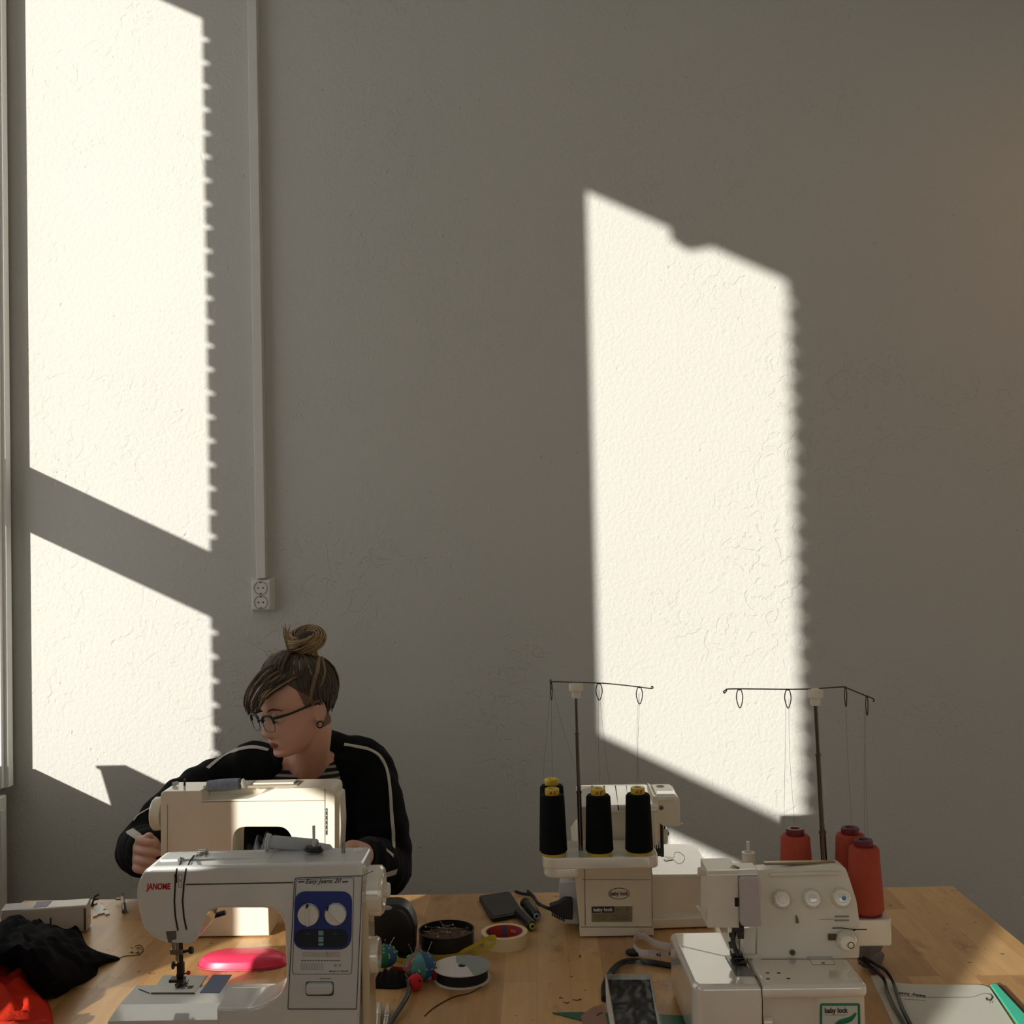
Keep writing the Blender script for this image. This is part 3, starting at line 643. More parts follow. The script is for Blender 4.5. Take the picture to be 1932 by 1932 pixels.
# ================================================================== rear sewing machine (seen from behind)
def rear_machine():
    Y = 2.18; D = .085
    f = lambda px, py, y=Y: PY(px, py, y)
    root = thing('sewing_machine', 'cream sewing machine seen from behind in front of the seated person', 'sewing machine', (f(470,1700).x, Y+.06, T))
    F = lambda px, py, d=0.0: PY(px, py, Y)+Vector((0,-d,0))
    def poly(pts, rr, n=6):
        P = [f(*p) for p in smooth_poly(pts, rr, n)]
        return [Vector((p.x, p.y, max(p.z, T+.003))) for p in P]
    pts = [(303,1770),(303,1493),(379,1492),(381,1511),(470,1507),(520,1488),(632,1486),(632,1640),(566,1650),(556,1590),(540,1560),(440,1560),(437,1668),(505,1669),(508,1770)]
    rr = [0,9,2,4,6,6,12,14,10,20,18,26,10,5,0]
    MB().prism(poly(pts, rr), (0,D,0), .007, 4).build('body', P_cream, root)
    # raised lid block over the column and top cover line
    zt = f(500,1488).z; b = MB(); b.box((f(381,1500).x, Y+.048, zt-.03), (f(530,1500).x, Y+D, zt), .003).build('top_cover', P_cream, root)
    s = MB(); s.tube([F(380,1513,.0005), F(613,1510,.0005)], .0006, 5); s.tube([F(613,1488,.0005), F(613,1600,.0005)], .0007, 5); s.tube([F(316,1518,.0005), F(316,1610,.0005)], .0005, 5)
    s.build('panel_seam', mat('seam_brown', (120,105,82), .6), root)
    v = MB(); v.prism([F(*p,.0006) for p in ((614.5,1525),(618,1525),(618,1575),(614.5,1575))], (0,.001,0)); v.build('vent_slot', P_line, root)
    for k in range(5): MB().box(F(615.2, 1530+k*9, .0016), F(617.4, 1528.5+k*9, .0002)).build('vent_rib', P_cream, root)
    # carrying handle recess along the top
    zt = f(500,1487).z
    h = MB(); h.box((f(470,1490).x, Y+.03, zt+.0005), (f(548,1490).x, Y+.06, zt+.004), .0015).build('handle_bar', P_cream, root)
    h = MB(); h.box((f(462,1490).x, Y+.022, zt-.004), (f(556,1490).x, Y+.068, zt+.0006)).build('handle_recess', mat('recess_taupe', (150,138,118), .5), root)
    # end cap on the head side
    e = MB(); x1 = f(632,1500).x; e.prism([PY(*p, Y+.012) for p in smooth_poly([(630,1500),(641,1500),(644,1555),(640,1640),(630,1640)], [3,8,14,4,0])], (0,D-.024,0), .004).build('face_cover', P_cream, root)
    # handwheel on the left
    ym = Y+.043; c = PY(303,1535,ym); r = 31*ym/FOC
    MB().lathe([(0,-.004),(r*.9,-.004),(r,.003),(r,.012),(r-.004,.016),(0,.016)], (c.x+.002, ym, c.z), (-1,0,0), 50).build('handwheel', P_cream, root)
    # spool pin, winder, guides
    y2 = Y+.026
    a, b_ = PY(384,1484,y2), PY(462,1478,y2); u = (b_-a).normalized(); L_ = (b_-a).length
    sp = MB(); sp.cyl(a, b_, .002); sp.lathe([(0,L_*.93),(.009,L_*.94),(.010,L_*.97),(.007,L_),(0,L_)], a, u, 26); sp.build('spool_pin', P_white, root)
    r = 10.8*y2/FOC
    t = thing('thread_spool', 'blue grey thread spool lying on top of the cream sewing machine', 'thread spool', a+(b_-a)*.45)
    MB().lathe([(.002,L_*.10),(r*.92,L_*.10),(r,L_*.16),(r*1.06,L_*.5),(r,L_*.80),(r*.95,L_*.86),(.002,L_*.86)], a, u, 36).build('thread', mat('blue_grey_thread', (158,166,186), .75, noise_amt=.3, noise_scale=90, bump=.5, bump_scale=800), t)
    MB().lathe([(.002,L_*.86),(r*.98,L_*.86),(r*.98,L_*.885),(.002,L_*.885)], a, u, 36).build('spool_end', mat('slate_plastic', (92,98,112), .5), t)
    y2 = Y+.05
    w = MB(); w.cyl(PY(329,1492,y2), PY(329,1478,y2), .004); w.cyl(PY(326,1479,y2), PY(336,1477,y2), .0035); w.build('winder_stop', P_grey, root)
    w = MB(); w.cyl(PY(348,1492,y2), PY(348.5,1470,y2), .0022); w.lathe([(0,0),(.006,0),(.006,.002),(0,.002)], PY(348,1487,y2), (0,0,1), 20); w.tube([PY(336,1483,y2), PY(356,1484,y2)], .0008, 5); w.build('bobbin_winder', P_dsteel, root)
    w = MB(); w.tube(spline([PY(548,1488,y2), PY(556,1480,y2), PY(562,1474,y2), PY(570,1479,y2)], 4), .0016, 6); w.tube([PY(556,1482,y2-.02), PY(585,1476,y2+.02)], .0014, 6); w.box(PY(545,1490,y2), PY(560,1484,y2)+Vector((0,.008,0)), .001); w.build('thread_guide', P_steel, root)
rear_machine()
# dark patterned cloth being sewn, lying on the rear machine's bed
def cloth_heap(name, c, rx, ry, h, m, label, cat, seed=0, nu=72, nv=40, lump=.35, fold=7, group=None, zfloor=T, edge=None):
    """a heap of crumpled cloth: a closed lumpy mound with folds running over it"""
    mb = MB(); c = Vector(c)
    def fn(i, j):
        a = 2*pi*i/nu; t = j/(nv-1)
        n1 = noise.noise(Vector((cos(a)*1.1+seed, sin(a)*1.1, seed*.7)))
        R = 1+.28*n1+.10*noise.noise(Vector((cos(a)*3+seed, sin(a)*3, 5)))
        if edge: R *= edge(a)
        x = c.x+rx*R*t*cos(a); y = c.y+ry*R*t*sin(a)
        w = noise.noise(Vector((x*16, y*16, seed)))*1.0
        f_ = sin(fold*(cos(a)*t*1.4+.5*noise.noise(Vector((x*9+seed, y*9, 0))))*2+w*2.2)
        prof = max(0, 1-t**2.6)
        z = h*prof*(1+lump*noise.noise(Vector((x*11, y*11, seed+3))))+h*.13*f_*min(1, prof*2.2)+h*.08*noise.noise(Vector((x*45, y*45, seed)))*min(1, prof*3)
        return Vector((x, y, zfloor+.0022+max(.0, z)))
    mb.grid(fn, nu, nv, closed_u=True)
    # underside so that the cloth is closed
    mb.grid(lambda i, j: (lambda p: Vector((p.x, p.y, zfloor+.0006)))(fn(i, nv-1)*(1-j/2)+Vector((c.x, c.y, 0))*(j/2)), nu, 3, closed_u=True)
    o = mb.build(name, m, ang=75); tag(o, label, cat, group); return o
M_lace = mat('dark_patterned_cloth', (52,54,58), .9, noise_amt=.8, noise_scale=60, col2=(12,12,14), bump=.6, bump_scale=300)
q = PY(500, 1604, 2.225)
cloth_heap('sewing_fabric', (q.x, 2.225, 0), .055, .032, q.z-T-.0735, M_lace, 'dark speckled cloth lying under the arm of the cream sewing machine', 'fabric', 11, zfloor=T+.0935, nu=48, nv=20)

# ================================================================== sergers
def cone(loc, name, label, group, thread, r0, r1, h, cap_r, cap_h, cap, core, inner):
    """a cone of thread standing at loc; cap is the plastic tube showing at the top"""
    t = thing(name, label, 'thread cone', loc, group)
    z = .005
    MB().lathe([(cap_r*.5,z),(r0-.003,z),(r0,z+.004),(r0-.0005,z+.010),(r1+.0015,z+h-.004),(r1-.0015,z+h),(cap_r*.9,z+h+.0005),(cap_r*.5,z+h)], loc, (0,0,1), 48).build('thread', thread, t)
    MB().lathe([(cap_r*.6,0),(r0-.004,0),(r0-.003,z),(cap_r*.6,z)], loc, (0,0,1), 40).build('cone_foot', cap, t)
    MB().lathe([(cap_r*.95,z+h-.002),(cap_r,z+h+.003),(cap_r,z+h+cap_h-.0015),(cap_r-.0015,z+h+cap_h),(cap_r*.55,z+h+cap_h),(cap_r*.42,z+h+cap_h-.004),(cap_r*.40,z+h)], loc, (0,0,1), 36).build('cone_cap', cap, t)
    if core: MB().lathe([(cap_r*.40,z+h+cap_h-.003),(0,z+h+cap_h-.003)], loc, (0,0,1), 20).build('cone_hole', P_dark, t)
    if inner:
        mb = MB(); C = Vector(loc)+Vector((0,-cap_r-.0002,z+h+cap_h*.45))
        mb.text('A E', cap_h*.7, C, (1,0,0), (0,0,1), .0002, shear=.3, bold=.0003); mb.build('cap_print', P_red, t)
    return t
M_bthread = mat('black_thread', (11,13,16), .9, bump=.6, bump_scale=700, spec=.2)
M_rthread = mat('rust_red_thread', (182,74,52), .85, bump=.6, bump_scale=700, noise_amt=.10, noise_scale=120)
P_yellow = mat('yellow_plastic', (212,184,60), .4)
P_plum = mat('plum_plastic', (110,22,30), .4)
P_violet = mat('violet_rim', (58,38,90), .4)

P_pole = mat('chrome_pole', (105,98,90), .22, metal=1)
def thread_stand(root, base, top, cap_px, wires, loops, pole_r=.0032):
    h = top-base
    p = MB(); p.cyl(base, base+h*.36, pole_r*1.25, n=16); p.cyl(base+h*.35, base+h*.72, pole_r*1.05, n=16); p.cyl(base+h*.71, top, pole_r*.85, n=16)
    for k, r_ in ((.36, 1.5), (.72, 1.3)): p.lathe([(pole_r*.8,-.002),(pole_r*r_,-.002),(pole_r*r_,.002),(pole_r*.8,.002)], base+h*k, h, 16)
    p.build('telescopic_pole', P_pole, root)
    c = MB(); c.lathe([(0,-.001),(.0075,-.001),(.0085,.001),(.0085,.012),(.013,.013),(.0135,.015),(.0135,.024),(.012,.027),(0,.027)], top-Vector((0,0,.016)), (0,0,1), 30); c.build('pole_cap', P_serg2m, root)
    for w_ in wires:
        MB().tube(spline(w_, 4), .0011, 7).build('guide_wire', P_dsteel, root)
    for (q, rx_, a) in loops:
        l = MB(); pts = []
        for k in range(22):
            th = 2*pi*k/22; x_ = rx_*sin(th); z_ = -.016+.0165*cos(th)
            if z_ < -.016: x_ *= 1-.35*((-.016-z_)/.0165)
            pts.append(q+Vector((x_*cos(a), x_*sin(a), z_)))
        l.tube(pts, .0009, 6, closed=True); l.tube([q+Vector((0,0,.001)), q+Vector((0,0,-.002))], .0018, 6); l.build('thread_loop', P_dsteel, root)

def rear_serger():
    U = lambda u, v, y: PY(980+u/3.578, 1240+v/3.578, y)
    Yb = 2.155
    root = thing('serger', 'beige overlock machine seen from behind at the back of the table with black thread cones', 'sewing machine', (U(650,1500,Yb).x, Yb+.12, T))
    def pr(name, pts, y, depth, m, rr=6, bev=.003, seg=3, par=root, label=None):
        P = [U(a, b, y) for a, b in smooth_poly(pts, rr)]
        P = [Vector((p.x, p.y, max(p.z, T+.003))) for p in P]
        return MB().prism(P, (0,depth,0), bev, seg).build(name, m, par, label)
    pr('body', [(408,1818),(380,1560),(372,1380),(410,1322),(893,1322),(896,1818)], Yb, .26, P_serg, [4,8,4,10,10,4], .005)
    pr('base_plinth', [(408,1890),(404,1814),(905,1814),(908,1890)], Yb-.004, .27, P_serg_w, [8,4,4,4], .004)
    s = MB(); F = lambda u, v, d=.0008: U(u, v, Yb)+Vector((0,-d,0))
    s.tube([F(441,1382), F(444,1810)], .0006, 5); s.tube([F(420,1500), F(890,1502)], .0004, 5); s.tube([F(410,1816,.004), F(900,1816,.004)], .0008, 5)
    s.tube([F(893,1330), F(896,1810)], .0004, 5); s.build('cover_seam', mat('seam_olive', (92,82,58), .7), root)
    # badge and rating plate
    b = MB(); C = F(673,1595); rx_ = 68/3.578*Yb/FOC; rz = 36/3.578*Yb/FOC
    b.tube([C+Vector((rx_*cos(t_*pi/24), 0, rz*sin(t_*pi/24))) for t_ in range(48)], .0006, 5, closed=True)
    b.text('baby lock', .0105, C+Vector((0,-.0002,0)), depth=.0003, bold=.00025, width=rx_*1.75); b.build('oval_badge', mat('badge_print', (60,48,34), .5), root, label='oval baby lock badge')
    pl_ = MB(); pl_.prism([F(*p,.0009) for p in ((487,1683),(762,1680),(762,1785),(487,1787))], (0,.001,0)); pp = pl_.build('rating_plate', mat('foil_plate', (150,138,112), .35, metal=.3), root)
    q_ = MB(); q_.prism([F(*p,.0013) for p in ((487,1683),(640,1681),(640,1722),(487,1724))], (0,.0006,0)); q_.build('plate_header', P_line, pp)
    q_ = MB(); q_.text('baby lock', .0088, F(563,1703,.0016), depth=.0001, bold=.0003, width=(F(628,0)-F(498,0)).x); q_.build('plate_lettering', P_white, pp)
    q_ = MB(); q_.text('CE', .006, F(662,1704,.0012), depth=.0001); q_.text('C', .005, F(730,1699,.0012), depth=.0001)
    q_.tube([F(730,1699,.0012)+Vector((.003*cos(t_),0,.003*sin(t_))) for t_ in [k*.5 for k in range(11)]], .0003, 4)
    for (a, v_, w_) in ((500,1742,95),(500,1757,90),(530,1772,50),(620,1742,50),(690,1745,40),(640,1757,60),(720,1757,30),(620,1772,110)):
        q_.tube([F(a, v_, .0012), F(a+w_, v_, .0012)], .00035, 4)
    q_.build('plate_print', P_line, pp)
    # spool tray
    yt = 2.07; zt = T+.176
    tray = MB(); xa, xb = U(152,1380,yt).x, U(940,1330,yt).x
    P = [Vector((x, y, 0)) for x, y in smooth_poly([(xa, yt+.12),(xa, yt),(xb-.0, yt),(xb, yt+.12)], [.02,.03,.02,.01], 6)]
    tray.prism([Vector((p.x, p.y, zt-.028 if False else zt-.022)) for p in P], (0,0,.022), .003); tray.build('spool_tray', P_serg_w, root)
    lobe = MB(); xl = U(400,1380,yt).x
    P = [Vector((x, y, zt-.040)) for x, y in smooth_poly([(xa+.002, yt+.10),(xa+.002, yt+.004),(xl, yt+.004),(xl+.004, yt+.10)], [.02,.028,.01,.01], 6)]
    lobe.prism(P, (0,0,.022), .006); lobe.build('tray_end', P_serg_w, root)
    # motor housing and knob on the left
    pr('motor_cover', [(274,1795),(276,1522),(400,1518),(400,1800)], Yb+.03, .12, P_grey, [4,10,2,2], .004)
    k = MB(); k.cyl(U(310,1465,Yb+.05), U(372,1460,Yb+.05), .0055, .007, bev=.001); k.build('release_knob', P_white, root)
    # arm: back wall, sloping top, end head
    ya = 2.20
    zA = U(600,1290,ya)
    arm = MB()
    x0, x1 = U(408,1000,ya).x, U(925,1000,ya).x
    z0_ = T+.16; zf = U(600,1004,ya).z; ztp = U(600,868,ya+.13).z
    arm.hexa([(x0,ya,z0_),(x1,ya,z0_),(x1,ya+.20,z0_),(x0,ya+.20,z0_),(x0,ya,zf-.004),(x1,ya,zf-.004),(x1,ya+.20,ztp-.012),(x0,ya+.20,ztp-.012)], .004)
    arm.build('arm', P_serg, root)
    top = MB(); xh = U(1040,868,ya+.13).x
    top.hexa([(x0,ya-.004,zf-.014),(x1+.004,ya-.004,zf-.014),(x1+.004,ya+.21,ztp-.02),(x0,ya+.21,ztp-.02),
              (x0,ya-.004,zf+.002),(x1+.004,ya-.004,zf+.002),(x1+.004,ya+.13,ztp),(x0,ya+.13,ztp)], .004)
    top.build('top_cover', P_serg_w, root)
    for u in (490, 572, 648, 722):
        xx0 = U(u, 870, ya+.13); xx1 = U(u+18, 1004, ya-.003)
        m_ = MB(); m_.tube([xx0+Vector((0,0,.0004)), xx1+Vector((0,-.0006,.0004)), xx1+Vector((.0006,-.0008,-.008))], .0013, 6); m_.build('tension_slot', P_dark, root)
    pr('needle_head', [(925,932),(1050,930),(1078,950),(1084,1000),(1084,1142),(975,1142),(945,1120),(930,1010)], ya+.02, .10, P_serg, [4,6,12,12,8,6,8,20], .004)
    hc = MB(); A_ = [U(918,924,ya+.014), U(1066,920,ya+.014)]; B_ = [U(918,868,ya+.13), U(1040,868,ya+.13)]; dz = Vector((0,0,.016))
    hc.hexa([A_[0]-dz, A_[1]-dz, Vector((A_[1].x,B_[1].y,B_[1].z))-dz, B_[0]-dz, A_[0], A_[1]-Vector((.004,0,.001)), B_[1], B_[0]], .005, 4); hc.build('head_cap', P_serg_w, root)
    o = MB(); o.lathe([(.005,0),(.008,0),(.0085,.001),(.005,.0012)], (U(948,888,ya+.11).x, ya+.10, U(948,868,ya+.11).z+.001), (0,0,1), 24); o.build('pressure_screw', P_dsteel, root)
    o = MB(); o.lathe([(0,0),(.0045,0),(.0045,.0015),(0,.0015)], U(958,1016,ya+.02), (0,-1,0), 20); o.build('cover_screw', mat('olive_screw', (96,86,60), .5), root)
    pr('head_column', [(902,935),(930,950),(948,1080),(950,1245),(905,1245)], ya+.01, .12, P_serg, 6, .004)
    pr('head_shield', [(965,1160),(1002,1165),(1002,1250),(962,1248)], ya+.05, .05, P_serg_w, 3, .002)
    kb = MB(); kb.tube(spline([U(1084,1120,ya+.05), U(1095,1128,ya+.05), U(1097,1120,ya+.05)], 4), .0022, 8); kb.build('thread_hook', P_white, root)
    yn = ya+.04
    n = MB(); n.box(U(950,1135,yn), U(972,1085,yn)+Vector((0,.01,0)), .001); n.tube([U(960,1130,yn), U(965,1345,yn)], .0035, 8); n.tube([U(980,1140,yn+.02), U(985,1200,yn+.02)], .002, 8)
    n.box(U(975,1205,yn+.02), U(1010,1180,yn+.02)+Vector((0,.01,0)), .001); n.build('needle_bar', P_dsteel, root)
    n = MB(); n.box(U(900,1320,yn-.01), U(975,1290,yn-.01)+Vector((0,.03,0)), .001); n.box(U(925,1345,yn-.01), U(975,1318,yn-.01)+Vector((0,.03,0)), .001)
    for k_ in range(4): n.tube([U(912+k_*14,1262,yn-.012), U(914+k_*14,1300,yn-.012)], .0012, 6)
    n.build('presser_foot', P_dsteel, root)
    # bed
    yb = 2.205; zb = T+.1015
    bx0, bx1 = U(893,1470,yb).x, U(1300,1470,yb).x
    b = MB(); P = [Vector((x, y, T+.012)) for x, y in smooth_poly([(bx0, yb),(bx1, yb),(bx1, yb+.225),(bx0, yb+.225)], [0,.012,.035,.01], 6)]
    b.prism(P, (0,0,zb-T-.012), .003); b.build('bed', P_serg_w, root)
    b = MB(); P = [Vector((x, y, T+.003)) for x, y in smooth_poly([(bx0-.02, yb-.02),(bx1+.004, yb-.012),(bx1+.004, yb+.23),(bx0, yb+.23)], [0,.012,.03,.01], 6)]
    b.prism(P, (0,0,.018), .002); b.build('bed_plinth', P_serg_w, root)
    b = MB(); b.prism([PZ(*p, zb-T+.0002) for p in ((1252,1622),(1268,1618),(1271,1622),(1256,1625))], (0,0,.001)); b.build('needle_plate', P_steel, root)
    th = MB(); th.tube(spline([PZ(980+a/3.578, 1240+b_/3.578, zb-T+.0006) for a, b_ in ((980,1345),(1040,1350),(1045,1330),(1050,1318),(1085,1318),(1115,1350),(1100,1385),(1070,1390),(1045,1370))], 5), .00035, 4)
    tag(th.build('loose_thread', mat('thread_tan', (150,135,105), .8)), 'fine curled thread on the bed of the rear overlock machine', 'thread')
    # the thread stand
    pb = PY(1096,1607,2.12); pt = PY(1086.5,1300,2.12); pb.z = zt; pb.x = pt.x+.002
    y = 2.12
    thread_stand(root, pb, pt, None,
        [[PY(1041,1286,y-.005), PY(1075,1287,y), PY(1110,1288,y), PY(1150,1290,y), PY(1205,1296,y), PY(1227,1299,y), PY(1232,1298,y), PY(1231,1295,y), PY(1228,1297,y)],
         [PY(1041,1287,y-.005), PY(1039,1281,y-.02), PY(1038,1286,y-.03), PY(1040,1300,y-.03)]],
        [(PY(1130,1289,y), .006, 0), (PY(1206,1296,y), .006, 0), (PY(1040,1288,y-.02), .0045, 1.2)], .0036)
    # cones
    for (px, py, yy) in ((1044,1489,2.115-.02),(1131,1489,2.115-.02),(1206,1487,2.115-.02),(1043.5,1471,2.115+.055)):
        c0 = PY(px, 1600, yy); h_ = 0
        lab = {1044: 'front black thread cone of the pair left of the pole on the rear overlock tray',
               1131: 'black thread cone just right of the pole on the rear overlock tray',
               1206: 'black thread cone at the right end of the rear overlock tray',
               1043.5: 'black thread cone half hidden behind the front left one on the tray'}[px]
        xs = c0.x
        top_z = PY(px, py, yy).z
        cone((xs, yy, zt), 'thread_cone', lab, 'black thread cones on the rear overlock machine', M_bthread, .0265, .0215, top_z-zt-.012-.005+.002, .0135, .012, P_yellow, True, px != 1043.5)
    # threads running from the cones up to the guides
    for a, b_ in (((1131,1475,2.095),(1130,1302,2.12)),((1150,1480,2.2),(1131,1302,2.12)),((1206,1475,2.095),(1205,1308,2.12)),((1202,1485,2.2),(1207,1308,2.12)),((1042,1476,2.095),(1040,1300,2.09)),((1024,1470,2.17),(1038,1300,2.09)),((1098,1485,2.2),(1042,1296,2.09))):
        A = PY(*a); B = PY(*b_); m_ = (A+B)/2+Vector((random.uniform(-.004,.004),0,-.004))
        w = MB(); w.tube(spline([A, m_, B], 8), .00028, 4); tag(w.build('sewing_thread', M_hair_thread), 'fine dark thread hanging from the guide wire of the rear overlock machine', 'thread', 'threads of the rear overlock machine')
M_hair_thread = mat('fine_thread', (70,66,60), .8)
rear_serger()

def front_serger():
    U = lambda u, v, y: PY(1240+u/4.2, 1520+v/4.2, y)
    Z = lambda u, v, z: PZ(1240+u/4.2, 1520+v/4.2, z)
    zb = .10; Y0 = Z(330,1420,zb).y-.005     # front of the bed
    root = thing('serger', 'white overlock machine at the front right with three tension dials facing the camera', 'sewing machine', (U(960,1500,Y0).x, Y0+.1, T))
    def pr(name, pts, y, depth, m, rr=6, bev=.003, seg=3, par=root, label=None, vec=None):
        P = [U(a, b, y) for a, b in smooth_poly(pts, rr)]
        P = [Vector((p.x, p.y, max(p.z, T+.003))) for p in P]
        return MB().prism(P, vec or (0,depth,0), bev, seg).build(name, m, par, label)
    # left lobe of the bed, rounded in plan and in section
    xl = U(285,1500,Y0).x; xm = U(828,1500,Y0).x; xr = U(1672,1500,Y0).x
    yb = Z(150,1000,zb).y
    b = MB(); P = [Vector((x, y, T+.003)) for x, y in smooth_poly([(xl, Y0),(xm, Y0),(xm, yb),(Z(118,1010,zb).x-.004, yb),], [.022,0,0,.012], 8)]
    b.prism(P, (0,0,zb-.003), .009, 5); b.build('sewing_table', P_serg2, root)
    # right part: ledge, looper cover
    zl = zb
    yc = Z(1000,1205,zb).y
    b = MB(); P = [Vector((x, y, T+zb-.022)) for x, y in smooth_poly([(xm+.0008, Y0-.001),(xr, Y0-.001),(xr, yc+.06),(xm+.0008, yc+.06)], [0,.012,.0,0], 6)]
    b.prism(P, (0,0,.022), .008, 5); b.build('looper_cover_top', P_serg2, root)
    b = MB(); P = [Vector((x, y, T+.003)) for x, y in smooth_poly([(xm+.0008, Y0+.014),(U(1240,1600,Y0).x, Y0+.014),(U(1285,1600,Y0).x, Y0+.003),(xr-.003, Y0+.003),(xr-.003, yc+.06),(xm+.0008, yc+.06)], [0,.006,.01,.01,0,0], 5)]
    b.prism(P, (0,0,zb-.022), .001); b.build('looper_cover', P_serg2m, root)
    b = MB(); b.tube([U(840,1712,Y0+.012), U(905,1712,Y0+.012)], .007, 12); b.build('finger_grip', P_serg2, root)
    # label with green border
    G = lambda u, v, d: U(u, v, Y0+.003)+Vector((0,-d,0))
    lb = MB(); lb.prism([G(*p,.0006) for p in smooth_poly([(1286,1563),(1608,1563),(1612,1750),(1286,1750)], 12)], (0,.001,0)); lo = lb.build('label_plate', mat('label_white', (214,214,204), .4), root)
    lb = MB(); lb.tube([G(*p,.0007) for p in smooth_poly([(1297,1574),(1597,1574),(1600,1745),(1297,1745)], 12)], [(.0026,.0009)]*1 and .0018, 6, closed=True); lb.build('label_border', P_green, lo)
    lb = MB(); lb.text('baby lock', .0105, G(1415,1622,.0010), depth=.0002, bold=.0003, width=(G(1507,0,0)-G(1323,0,0)).x); lb.build('label_lettering', P_line, lo)
    lb = MB(); lb.tube([G(x,1657,.0009) for x in (1326,1500)], .0004, 4); lb.build('label_line', mat('thin_grey_print', (150,150,140), .6), lo)
    lb = MB(); sw = spline([G(*p,.0012) for p in ((1400,1745),(1440,1715),(1500,1700),(1540,1680),(1575,1640))], 6); lb.tube(sw, [(.001+.003*sin(pi*k/(len(sw)-1)), .0005) for k in range(len(sw))], 8, flat=(0,0,1)); lb.build('label_swoosh', P_green, lo)
    # column with the leaning dial panel
    y0 = yc; y1 = yc+.030
    A = {}
    pts_b = [(790,1206),(1598,1206),(1603,1130),(1600,905),(1580,760),(1530,600),(1496,500),(1455,472),(1420,468),(800,512)]
    def lean(v):
        t = min(1, max(0, (1200-v)/700)); return y0+.004+.034*max(0, t-.25)
    ring = smooth_poly(pts_b, [2,6,10,14,20,20,14,10,6,4], 3)
    V = [U(a, b_, lean(b_)) for a, b_ in ring]
    b = bmesh.new(); back = y0+.15
    fr = [b.verts.new(p) for p in V]; md = [b.verts.new(Vector((p.x, y0+.058, p.z))) for p in V]; bk = [b.verts.new(Vector((p.x, back, T+.1+(p.z-T-.1)*.58))) for p in V]
    n_ = len(V)
    for i in range(n_): b.faces.new((fr[i], md[i], md[(i+1)%n_], fr[(i+1)%n_])); b.faces.new((md[i], bk[i], bk[(i+1)%n_], md[(i+1)%n_]))
    b.faces.new(bk[::-1]); b.faces.new(fr)
    bmesh.ops.recalc_face_normals(b, faces=b.faces)
    es = [e for e in b.edges if all(v in fr for v in e.verts)] + [e for e in b.edges if all(v in bk for v in e.verts)]
    bmesh.ops.bevel(b, geom=es, offset=.0035, segments=3, profile=.5, affect='EDGES', clamp_overlap=True)
    bmesh.ops.triangulate(b, faces=[f_ for f_ in b.faces if len(f_.verts) > 4])
    m_ = MB(); m_._take(b); m_.build('column', P_serg2m, root)
    n3 = Vector((0,-1,.25)).normalized()
    K = lambda u, v, d=0: U(u, v, lean(v))+n3*d
    for (u, v, r, nm) in ((985,742,73,'tension_dial'),(1222,737,76,'tension_dial'),(1455,732,79,'tension_dial')):
        R = r/4.2*y0/FOC; C = K(u, v, -.001)
        d = MB(); d.lathe([(R,0),(R,.003),(R*.93,.005),(R*.88,.011),(R*.80,.017),(R*.72,.019),(0,.019)], C, n3+Vector((-.10,0,.06)), 44)
        do = d.build(nm, P_serg_w, root)
        g_ = MB(); a3 = (n3+Vector((-.10,0,.06))).normalized(); g_.lathe([(R*.46,0),(R*.46,.0015),(R*.40,.0022),(0,.0022)], C+a3*.0188, a3, 30); go = g_.build('dial_centre', P_serg2, do)
        k_ = MB()
        for q_ in range(20):
            t_ = 2*pi*q_/20; x_ = a3.orthogonal().normalized(); w_ = a3.cross(x_)
            k_.tube([C+a3*.005+(x_*cos(t_)+w_*sin(t_))*R*.93, C+a3*.0165+(x_*cos(t_)+w_*sin(t_))*R*.80], .0009, 5)
        k_.build('dial_knurl', P_serg_w, do)
        if u == 1455:
            z_ = MB(); z_.lathe([(0,0),(R*.24,0),(R*.2,.001),(0,.001)], C+a3*.0208+Vector((.002,0,-.0005)), a3, 20); z_.build('dial_dot', mat('cyan_dot', (60,140,180), .4), do)
    R = 80/4.2*y0/FOC; C = K(1497,1066,-.001); a3 = (Vector((-.05,-1,.05))).normalized()
    d = MB(); d.lathe([(R,0),(R,.004),(R*.9,.010),(R*.7,.016),(0,.017)], C, a3, 44); do = d.build('stitch_length_dial', P_serg_w, root)
    d = MB(); d.tube([C+a3*.0172+Vector((R*.3*cos(t_), 0, R*.3*sin(t_)))+Vector((.004,0,-.003)) for t_ in [k*.42 for k in range(15)]], .0007, 5, closed=True); d.build('dial_ring', P_line, do)
    rc = MB(); rc.box(K(1357,1068,.0008), K(1422,1015,-.002), .0003); rc.build('index_window', mat('window_brown', (84,74,62), .6), root)
    # ridge near the top, prints
    rg = MB(); rg.tube(spline([K(905,552,.001), K(930,548,.004), K(1150,540,.005), K(1410,534,.004), K(1435,536,.001)], 5), [(.003,.004)]*21, 10, flat=(0,0,1)); rg.build('hand_ridge', P_serg2m, root)
    ln = MB(); ln.prism([K(*p,.0005) for p in ((1098,865),(1112,880),(1124,930),(1098,930))], (0,.001,0)); ln.build('thread_path_mark', mat('mark_taupe', (110,98,80), .6), root)
    ln = MB(); ln.tube([K(1282,903,.0004), K(1400,899,.0004)], .0004, 4)
    for v in (875,882,906,913): ln.tube([K(1405,v,.0004), K(1520,v-1,.0004)], .0005, 4)
    ln.build('panel_print', mat('print_taupe', (140,130,112), .6), root)
    lo_ = MB(); lo_.tube([K(1385,970,.002), K(1450,966,.008), K(1540,976,.012), K(1640,974,.016)], .0009, 6); lo_.tube(spline([K(1530,976,.012), K(1545,985,.014), K(1548,972,.012)], 4), .0008, 6); lo_.build('thread_guide', P_dsteel, root)
    hl = MB(); hl.lathe([(0,0),(22/4.2*y0/FOC,0),(20/4.2*y0/FOC,-.002),(0,-.002)], K(1070,1163,.0012), (0,1,0), 24); hl.build('oil_hole', mat('hole_brown', (92,78,66), .6), root)
